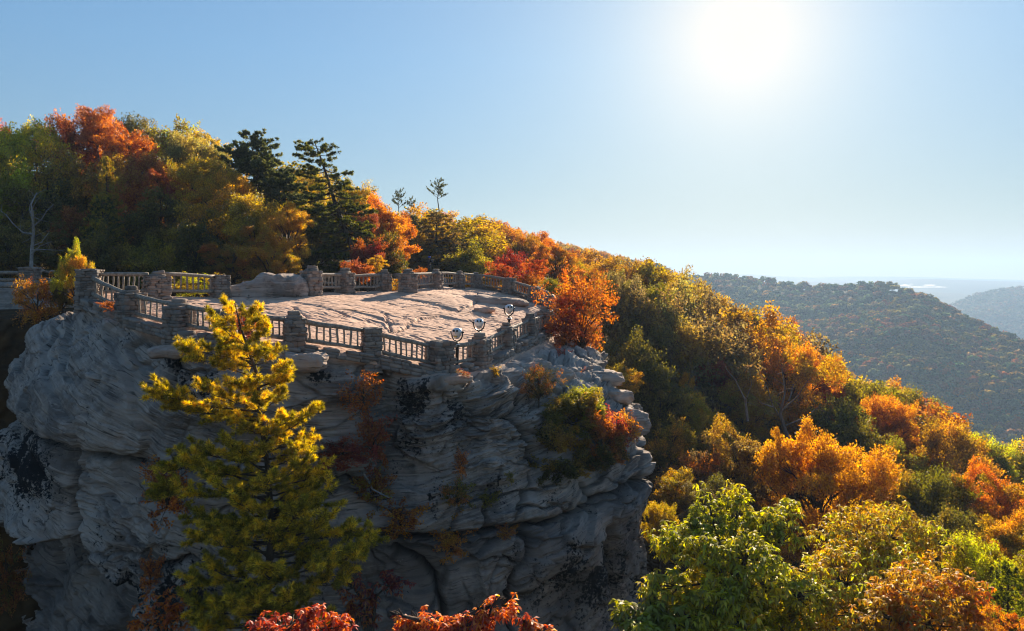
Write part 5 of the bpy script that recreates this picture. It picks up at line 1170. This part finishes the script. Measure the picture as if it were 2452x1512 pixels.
bare_tree('bare_tree', 'grey bare limbs in front of the crimson and gold crowns', [[(1790, 1010), (1785, 960), (1760, 910), (1735, 880)], [(1785, 960), (1800, 920), (1795, 880)]], 50, .1, TWIG, 'bare tree', 4)
bare_tree('bare_branch', 'pale bare branch curving over the dark hollow of the cliff', [[(868, 1134), (880, 1150), (892, 1172), (915, 1184), (932, 1192)]], 24.3, .045, PALEBARK, 'branch', 6, 1)
bare_tree('bare_tree', 'grey branching tree limbs under the orange tree on the shoulder', [[(1400, 860), (1398, 820), (1405, 780), (1400, 730), (1390, 690)], [(1400, 815), (1375, 780), (1360, 740)], [(1403, 790), (1430, 760), (1445, 720)]], 39.8, .12, TWIG, 'bare tree', 8, 4)
print('plants', round(time.time()-T0, 1), len(bpy.data.objects))

# ------------------------------------------------------------------ trees of the hillside, placed on the slope
CELL = 9; OW, OH = 2452//CELL+2, 1512//CELL+2
occ = np.zeros((OH, OW), bool)
def poly_fill(pts, val=True):
    ys, xs = np.mgrid[0:OH, 0:OW]; X = xs*CELL+CELL/2; Y = ys*CELL+CELL/2; ins = np.zeros(X.shape, bool); n = len(pts)
    for i in range(n):
        x1, y1 = pts[i]; x2, y2 = pts[(i+1) % n]
        c = ((y1 > Y) != (y2 > Y)) & (X < (x2-x1)*(Y-y1)/(y2-y1+1e-9)+x1); ins ^= c
    occ[ins] = val
ROCKP = [(0, 760), (150, 745), (214, 700), (740, 700), (980, 695), (1200, 700), (1330, 760), (1400, 850), (1490, 950), (1550, 1000), (1555, 1180), (1548, 1330), (1480, 1512), (0, 1512)]
def cells(x, ty, w, h, k=1.0):
    ys, xs = np.mgrid[0:OH, 0:OW]; x0 = int(max(0, (x-w/2*k)//CELL)); x1 = int(min(OW-1, (x+w/2*k)//CELL)); y0 = int(max(0, ty//CELL)); y1 = int(min(OH-1, (ty+h)//CELL))
    if x1 < x0 or y1 < y0: return None
    gx, gy = np.meshgrid(np.arange(x0, x1+1), np.arange(y0, y1+1)); e = ((gx*CELL+CELL/2-x)/(w/2*k+1))**2+((gy*CELL+CELL/2-ty-h*.5)/(h*.5+1))**2
    m = e < 1; return gy[m], gx[m]
HANDC = []
cand = []
rng = np.random.default_rng(91); y = 54.
while y < 900:
    sp = 6.2 if y < 180 else (7.2 if y < 400 else 8.5)
    for x in np.arange(-.74*y, .78*y, sp):
        xx = x+rng.uniform(-.4, .4)*sp; yy = y+rng.uniform(-.4, .4)*sp; cand.append((xx, yy))
    y += sp
cand = np.array(cand); cx = cand[:, 0]; cy_ = cand[:, 1]
h1 = terrain(cx, cy_)
dE = cx-edge_x(cy_)
near_hill = (cy_ < 420) | (dE < 120+0*cx)
H_ = rng.uniform(9.5, 15, len(cand))*(1-.0*cy_); W_ = rng.uniform(7.5, 12, len(cand))
order = np.argsort(cy_)
placed = []; rest = []
poly_fill(ROCKP)
hand = sorted(TREES, key=lambda t: t[2]); hi_ = 0
for i in order:
    while hi_ < len(hand) and hand[hi_][2] < cy_[i]:
        c = cells(hand[hi_][0], hand[hi_][1]+4, hand[hi_][3], min(hand[hi_][4]*.75, hand[hi_][3]*1.1), .85)
        if c is not None: occ[c] = True
        hi_ += 1
    d = cy_[i]; px_, py_ = proj(np.array([cx[i], d, h1[i]+H_[i]])); w = W_[i]/d*F; hh = H_[i]*.75/d*F
    if px_ < -60 or px_ > 2510 or py_ > 1500: continue
    # keep above the photographed skyline of the woods
    sky_lim = np.interp(px_, [0, 230, 330, 500, 560, 720, 800, 900, 1000, 1100, 1200, 1300, 1400, 1500, 1600, 1640, 1900, 2452], [300, 285, 295, 330, 350, 400, 440, 478, 498, 515, 536, 570, 596, 616, 643, 656, 668, 700])
    if py_ < sky_lim: 
        py_ = sky_lim+rng.uniform(-3, 9)
    # front side: below the right profile of the near slope
    lim = np.interp(px_, [1600, 1640, 1750, 1900, 2000, 2100, 2200, 2300, 2452], [0, 662, 712, 790, 868, 905, 965, 1032, 1095])
    if px_ > 1640 and d < 420 and py_ < lim: py_ = lim+rng.uniform(-4, 10)
    if (px_ < 1130 and d < 78) or (1130 <= px_ < 1480 and d < 105) or (px_ > 1480 and d < 62): continue
    if 1130 < px_ < 1560: w *= .75; hh *= .75
    c = cells(px_, py_, w, hh, .95)
    if c is None or len(c[0]) == 0: 
        continue
    vis = (~occ[c]).sum()
    if vis < 1 or vis/len(c[0]) < .06: continue
    c2 = cells(px_, py_+3, w, hh, .8)
    if c2 is not None: occ[c2] = True
    placed.append((vis, i, px_, py_, d, w, hh))
print('hillside candidates', len(placed))
near = [q for q in placed if q[4] < 420 or dE[q[1]] < 60]
near.sort(key=lambda q: -q[0])
ind = near[:max(0, 292-sum(1 for _ in TREES))]; ids = set(q[1] for q in ind)
def hue_at(px_, py_, d, r):
    n = float(noise(np.array([[px_*.011, py_*.016, d*.01]]))[0])
    if px_ < 760: pal = ['olive', 'bronze', 'dark green', 'rust', 'lime', 'orange', 'gold']
    elif px_ < 1130: pal = ['olive', 'rust', 'amber', 'orange', 'bronze', 'green']
    elif px_ < 1450: pal = ['rust', 'bronze', 'bronze', 'rust', 'olive', 'brown', 'olive']
    elif px_ < 1700 : pal = ['bronze', 'olive', 'brown', 'rust', 'brown', 'olive', 'bronze', 'grey green']
    elif py_ < 900: pal = ['olive', 'bronze', 'rust', 'green', 'olive', 'brown']
    else: pal = ['green', 'olive', 'gold', 'amber', 'rust', 'bronze', 'orange']
    if 1130 < px_ < 1330 and 540 < py_ < 600: pal = ['orange', 'rust', 'orange', 'scarlet']
    return pal[int((n*.9+r+1) * len(pal)) % len(pal)]
FN = {'gold': 'golden', 'amber': 'amber', 'orange': 'orange', 'scarlet': 'scarlet', 'crimson': 'crimson', 'rust': 'rust-coloured', 'olive': 'olive', 'green': 'green', 'dark green': 'dark green', 'lime': 'yellow-green', 'brown': 'brown', 'bronze': 'bronze-gold', 'grey green': 'grey-green'}
ind.sort(key=lambda q: q[2]); cnt = {}; made = []
def region(px_, py_, d):
    if px_ < 760: return 'in the left woods'
    if px_ < 1130: return 'behind the far railing'
    if d > 190: return 'high on the far hillside'
    if px_ < 1600: return 'on the middle slope'
    return 'on the right slope'
for (vis, i, px_, py_, d, w, hh) in ind:
    col = hue_at(px_, py_, d, rng.uniform(0, .45)); reg = region(px_, py_, d); k = (FN[col], reg); cnt[k] = cnt.get(k, 0)+1; made.append((k, cnt[k], i, px_, py_, d, w, hh, col))
ORDN = ['first', 'second', 'third', 'fourth', 'fifth', 'sixth', 'seventh', 'eighth', 'ninth', 'tenth', 'eleventh', 'twelfth', 'thirteenth', 'fourteenth', 'fifteenth', 'sixteenth', 'seventeenth', 'eighteenth', 'nineteenth', 'twentieth']+['twenty-%s' % s for s in ('first', 'second', 'third', 'fourth', 'fifth', 'sixth', 'seventh', 'eighth', 'ninth')]+['thirtieth']+['thirty-%s' % s for s in ('first', 'second', 'third', 'fourth', 'fifth', 'sixth', 'seventh', 'eighth', 'ninth')]
for (k, n, i, px_, py_, d, w, hh, col) in made:
    kind = ('r%d' % rng.integers(0, 6)) if d < 170 else ('f%d' % rng.integers(0, 5))
    lab = '%s tree %s, %s %s one from the left' % (k[0], k[1], ORDN[min(n-1, len(ORDN)-1)], k[0]) if cnt[k] > 1 else 'only plain %s tree %s' % k
    plant(kind, px_, py_, d, w, col, lab, 'hillside_tree', None, H_[i]/W_[i]*1.0, group='autumn trees of the wooded hillside')
# ------------------------------------------------------------------ the far forest: one mass of crowns nobody could count
def far_mat():
    m, nt, out = M('far_forest_leaf'); cc = attr(nt, 'ccol'); v2 = attr(nt, 'var2')
    h = nt.nodes.new('ShaderNodeHueSaturation'); nt.links.new(cc.outputs['Color'], h.inputs['Color']); nt.links.new(mth(nt, 'ADD', .6, mth(nt, 'MULTIPLY', v2.outputs['Fac'], .8)), h.inputs['Value'])
    d = nt.nodes.new('ShaderNodeBsdfDiffuse'); t = nt.nodes.new('ShaderNodeBsdfTranslucent'); nt.links.new(h.outputs[0], d.inputs[0]); nt.links.new(h.outputs[0], t.inputs[0])
    s = N(nt, 'ShaderNodeMixShader', Fac=.35); nt.links.new(d.outputs[0], s.inputs[1]); nt.links.new(t.outputs[0], s.inputs[2]); nt.links.new(s.outputs[0], out.inputs[0]); return m
FM = far_mat()
def forest(name, pos, hgt, wid, ncard, cols, label, seed, card=.3):
    """pos (n,3) ground points; crowns of ncard[i] cards"""
    rng = np.random.default_rng(seed); n = len(pos); idx = np.repeat(np.arange(n), ncard); m = len(idx)
    # every crown is a cluster of five lumps
    lump = sph(n*6, rng).reshape(n, 6, 3)*np.array([.2, .2, .16]); lump[..., 2] = np.abs(lump[..., 2])*.9
    lk = rng.integers(0, 6, m); d = sph(m, rng); d[:, 2] = np.abs(d[:, 2])*1.1-.35; d = unit(d)
    r = rng.uniform(.5, 1, m)**.5
    off = lump[idx, lk]+d*(r*.34)[:, None]
    c = pos[idx]+np.array([0, 0, .45])*hgt[idx][:, None]+off*np.stack([wid[idx], wid[idx], hgt[idx]*.75], 1)
    t = unit(np.cross(d, rng.normal(size=(m, 3))))
    v, q = leaves(c, t, wid[idx]*card*rng.uniform(.6, 1.3, m), .75, rng, .08)
    me = mesh(name, v, q, FM, {'var2': rep4(rng.uniform(0, 1, m))})
    ca = me.attributes.new('ccol', 'FLOAT_COLOR', 'POINT'); base = cols[idx]*(.8+.4*rng.uniform(size=(m, 1))); ca.data.foreach_set('color', np.repeat(np.c_[base, np.ones(m)], 4, 0).astype(np.float32).ravel())
    o = obj(name, me); return tag(o, label, 'forest', None, 'stuff')
def colmix(px_, py_, rng, warm=.35, grey=0.):
    n = len(px_); nz = fbm(np.stack([px_*.012, py_*.02, 0*px_], 1), 3); r = rng.uniform(0, 1, n)+nz*.5
    base = np.array([(.05, .085, .03), (.07, .1, .035), (.10, .11, .04), (.15, .13, .045), (.2, .12, .04), (.15, .075, .035), (.06, .085, .03), (.26, .2, .05), (.09, .1, .04)])
    k = (np.clip(r, 0, .999)*6).astype(int); k = np.where(rng.uniform(0, 1, n) > warm*2, np.where(rng.uniform(0, 1, n) > .5, 6, 8), k)
    return base[k]
ri = np.array([q[1] for q in placed if q[1] not in ids], int); rp = {q[1]: q for q in placed}
pos = np.stack([cx[ri], cy_[ri], h1[ri]], 1)
tz_ = np.array([(HY-rp[k][3])/F*rp[k][4]-H_[k] for k in ri]); pos[:, 2] = tz_
cols = np.array([PAL[hue_at(rp[k][2], rp[k][3], rp[k][4], rng.uniform(0, .45))][0] for k in ri])*1.15
nc = np.clip((30000/np.maximum(cy_[ri], 60)), 110, 420).astype(int)
# the same wood carries on to both sides of the view
ex = []
for y in np.arange(24, 330, 7.5):
    for a_, b_ in ((.76*y, 1.15*y), (-1.2*y, -.76*y)):
        if a_ < 0 and y < 60: continue
        for x in np.arange(a_, b_, 7.5): ex.append((x+rng.uniform(-3, 3), y+rng.uniform(-3, 3)))
ex = np.array(ex); eh = rng.uniform(9, 14, len(ex)); ew = rng.uniform(8, 12, len(ex)); ez = terrain(ex[:, 0], ex[:, 1])
ec = np.array([PAL[['olive', 'bronze', 'rust', 'green', 'gold', 'amber'][k]][0] for k in rng.integers(0, 6, len(ex))])
pos = np.concatenate([pos, np.c_[ex, ez]]); cols = np.concatenate([cols, ec]); nc = np.concatenate([nc, np.clip((40000/np.maximum(ex[:, 1], 60)), 130, 500).astype(int)])
forest('hillside_forest', pos, np.concatenate([H_[ri], eh]), np.concatenate([W_[ri], ew]), nc, cols, 'continuous autumn canopy of the upper hillside running toward the horizon', 5)
pts = []
y = 345.
rng = np.random.default_rng(17)
while y < 1340:
    sp = 9.3+y*.0012; xs_ = np.arange(.1*y, .86*y, sp); pts.append(np.stack([xs_+rng.uniform(-.45, .45, len(xs_))*sp, y+rng.uniform(-.45, .45, len(xs_))*sp], 1)); y += sp
pts = np.concatenate(pts); pz = terrain(pts[:, 0], pts[:, 1]); pos = np.c_[pts, pz]
fx, fy = proj(pos+np.array([0, 0, 11])); lim = np.interp(fx, [1500, 1640, 1750, 1900, 2000, 2100, 2200, 2300, 2452, 2600], [640, 655, 700, 780, 855, 900, 960, 1030, 1090, 1160])
k = (fy < lim+60) & (fx > 1480) & (fx < 2560); pos = pos[k]; fx = fx[k]; fy = fy[k]; n = len(pos); print('ridge crowns', n)
hgt = rng.uniform(9, 17, n)*(.9+.25*noise(pos*.02)); wid = rng.uniform(9, 15, n)
cols = colmix(fx, fy, rng, .42)*rng.uniform(.8, 2.2, (n, 1))
forest('ridge_forest', pos, hgt, wid, np.clip(80000/pos[:, 1], 60, 190).astype(int), cols, 'dense hazy forest covering the second ridge across the gorge', 6, .26)
# farther hills: coarser crowns
pts = []
y = 1750.
while y < 2500:
    sp = 11.5; xs_ = np.arange(.5*y, .78*y, sp); pts.append(np.stack([xs_+rng.uniform(-.45, .45, len(xs_))*sp, y+rng.uniform(-.45, .45, len(xs_))*sp], 1)); y += sp
pts = np.concatenate(pts); pz = terrain(pts[:, 0], pts[:, 1]); pos = np.c_[pts, pz]; fx, fy = proj(pos); rid = np.interp(fx, [r[0] for r in RID], [r[2] for r in RID])
k = (fy < rid+12) & (fx < 2500); pos = pos[k]; fx = fx[k]; fy = fy[k]; n = len(pos); print('far crowns', n)
forest('distant_forest', pos, rng.uniform(8, 16, n), rng.uniform(9, 15, n), np.full(n, 14), colmix(fx, fy, rng, .5), 'blue hazy wooded hill at the right edge beyond the second ridge', 7, .42)
# river fog lying in the far valley and two thin stacks of a plant
def puff(xD, yD, d, wx, wz, s, dens):
    V, Q = _cubesphere(14); c = P(xD, yD, d); v = V*np.array([wx/2, wx*.3, wz/2]); nn = unit(V); v = v*(1+.55*fbm(V*2.2+s, 3)[:, None]); v[:, 2] = np.maximum(v[:, 2], -wz*.28)
    o = obj('valley_fog', mesh('valley_fog', v, Q, FOG, None, True), None, tuple(c)); return tag(o, None, None, None, 'stuff')
FOG, nt, out = M('fog'); vol = nt.nodes.new('ShaderNodeVolumePrincipled'); vol.inputs['Color'].default_value = (1, 1, 1, 1); vol.inputs['Density'].default_value = .014; vol.inputs['Anisotropy'].default_value = .4; nt.links.new(vol.outputs[0], out.inputs['Volume'])
for k, (x, yy, wx, wz) in enumerate(((2165, 684, 46, 10), (2190, 688, 60, 6), (2226, 684, 44, 10), (2248, 688, 60, 5), (2150, 689, 40, 5), (2182, 681, 16, 7), (2212, 688, 70, 5))): puff(x, yy, 3500, wx*1.25, wz*1.1, k*5, 1)
# ------------------------------------------------------------------ haze
HZ, nt, out = M('haze'); vol = nt.nodes.new('ShaderNodeVolumePrincipled'); vol.inputs['Color'].default_value = (.33, .51, .77, 1); vol.inputs['Density'].default_value = HAZE_D; vol.inputs['Anisotropy'].default_value = .25; nt.links.new(vol.outputs[0], out.inputs['Volume'])
mb = MB(); mb.box((0, 3400, -65), (17000, 8200, 500)); hz = mb.build('haze', HZ); tag(hz, kind='stuff')

# ------------------------------------------------------------------ camera, sky, sun
cam = bpy.data.cameras.new('camera'); co = bpy.data.objects.new('camera', cam); COL.objects.link(co)
cam.sensor_width = 36; cam.lens = 36*F/2452; cam.shift_y = -(756-HY)/2452; co.rotation_euler = (R(90), 0, 0)
cam.clip_start = .5; cam.clip_end = 60000; scene.camera = co
sl = bpy.data.lights.new('sun', 'SUN'); sl.energy = SUN_E; sl.angle = R(.5); sl.color = (1, .81, .60)
so = bpy.data.objects.new('sun', sl); COL.objects.link(so); so.rotation_euler = Vector((-SUN[0], -SUN[1], -SUN[2])).to_track_quat('-Z', 'Y').to_euler()
w = bpy.data.worlds.new('World'); scene.world = w; w.use_nodes = True; nt = w.node_tree; nt.nodes.clear()
sky = nt.nodes.new('ShaderNodeTexSky'); sky.sky_type = 'NISHITA'; sky.sun_disc = False; sky.sun_elevation = SUN_EL; sky.sun_rotation = SUN_AZ
sky.altitude = 600; sky.air_density = SKY_AIR; sky.dust_density = SKY_DUST; sky.ozone_density = SKY_OZ
bg = N(nt, 'ShaderNodeBackground', Strength=SKY_S); wo = nt.nodes.new('ShaderNodeOutputWorld')
# tone of the clear-sky dome: the very bright part round the sun is compressed, a soft aureole is kept
lum = N(nt, 'ShaderNodeVectorMath', operation='DOT_PRODUCT'); nt.links.new(sky.outputs[0], lum.inputs[0]); lum.inputs[1].default_value = (.25, .6, .15)
den = mth(nt, 'ADD', 1.0, mth(nt, 'MULTIPLY', lum.outputs['Value'], SKY_K))
dv_ = N(nt, 'ShaderNodeVectorMath', operation='DIVIDE'); nt.links.new(sky.outputs[0], dv_.inputs[0]); nt.links.new(den, dv_.inputs[1])
tc = N(nt, 'ShaderNodeTexCoord'); nv = N(nt, 'ShaderNodeVectorMath', operation='NORMALIZE'); nt.links.new(tc.outputs['Generated'], nv.inputs[0])
dp = N(nt, 'ShaderNodeVectorMath', operation='DOT_PRODUCT'); nt.links.new(nv.outputs[0], dp.inputs[0]); dp.inputs[1].default_value = tuple(SUN)
an = mth(nt, 'MULTIPLY', mth(nt, 'ARCCOSINE', dp.outputs['Value']), 57.2958)
def lobe(wd, pw): return mth(nt, 'EXPONENT', mth(nt, 'MULTIPLY', mth(nt, 'POWER', mth(nt, 'DIVIDE', an, wd), pw), -1.0))
au = N(nt, 'ShaderNodeVectorMath', operation='SCALE'); au.inputs[0].default_value = (1, .74, .36); nt.links.new(mth(nt, 'MULTIPLY', lobe(6.4, 2.0), AUR[0]), au.inputs['Scale'])
au2 = N(nt, 'ShaderNodeVectorMath', operation='SCALE'); au2.inputs[0].default_value = (1, .9, .72); nt.links.new(mth(nt, 'MULTIPLY', lobe(15.0, 1.2), AUR[1]), au2.inputs['Scale'])
s1_ = N(nt, 'ShaderNodeVectorMath', operation='ADD'); nt.links.new(au.outputs[0], s1_.inputs[0]); nt.links.new(au2.outputs[0], s1_.inputs[1])
sz = N(nt, 'ShaderNodeSeparateXYZ'); nt.links.new(nv.outputs[0], sz.inputs[0]); tcl = mix(nt, mth(nt, 'POWER', mth(nt, 'MULTIPLY', mth(nt, 'MAXIMUM', sz.outputs[2], 0.0), 3.5, True), .6), SKY_H, SKY_T)
tint = N(nt, 'ShaderNodeVectorMath', operation='MULTIPLY'); nt.links.new(dv_.outputs[0], tint.inputs[0]); nt.links.new(tcl, tint.inputs[1])
s2_ = N(nt, 'ShaderNodeVectorMath', operation='ADD'); nt.links.new(tint.outputs[0], s2_.inputs[0]); nt.links.new(s1_.outputs[0], s2_.inputs[1])
nt.links.new(mix(nt, lobe(5.4, 1.5), s2_.outputs[0], GLARE), bg.inputs[0]); nt.links.new(bg.outputs[0], wo.inputs[0])
scene.view_settings.view_transform = 'Standard'; scene.view_settings.look = 'None'; scene.view_settings.gamma = 1
scene.view_settings.exposure = EXPO
scene.render.engine = 'CYCLES'
cy = scene.cycles
cy.use_denoising = True; cy.use_adaptive_sampling = False; cy.max_bounces = 8; cy.diffuse_bounces = 3; cy.glossy_bounces = 2; cy.transmission_bounces = 4; cy.volume_bounces = 0; cy.transparent_max_bounces = 8
cy.caustics_reflective = False; cy.caustics_refractive = False
cy.sample_clamp_indirect = 6; cy.pixel_filter_type = 'BLACKMAN_HARRIS'; cy.filter_width = 1.15; cy.denoising_prefilter = 'ACCURATE'
print('built', round(time.time()-T0, 1), len(bpy.data.objects))
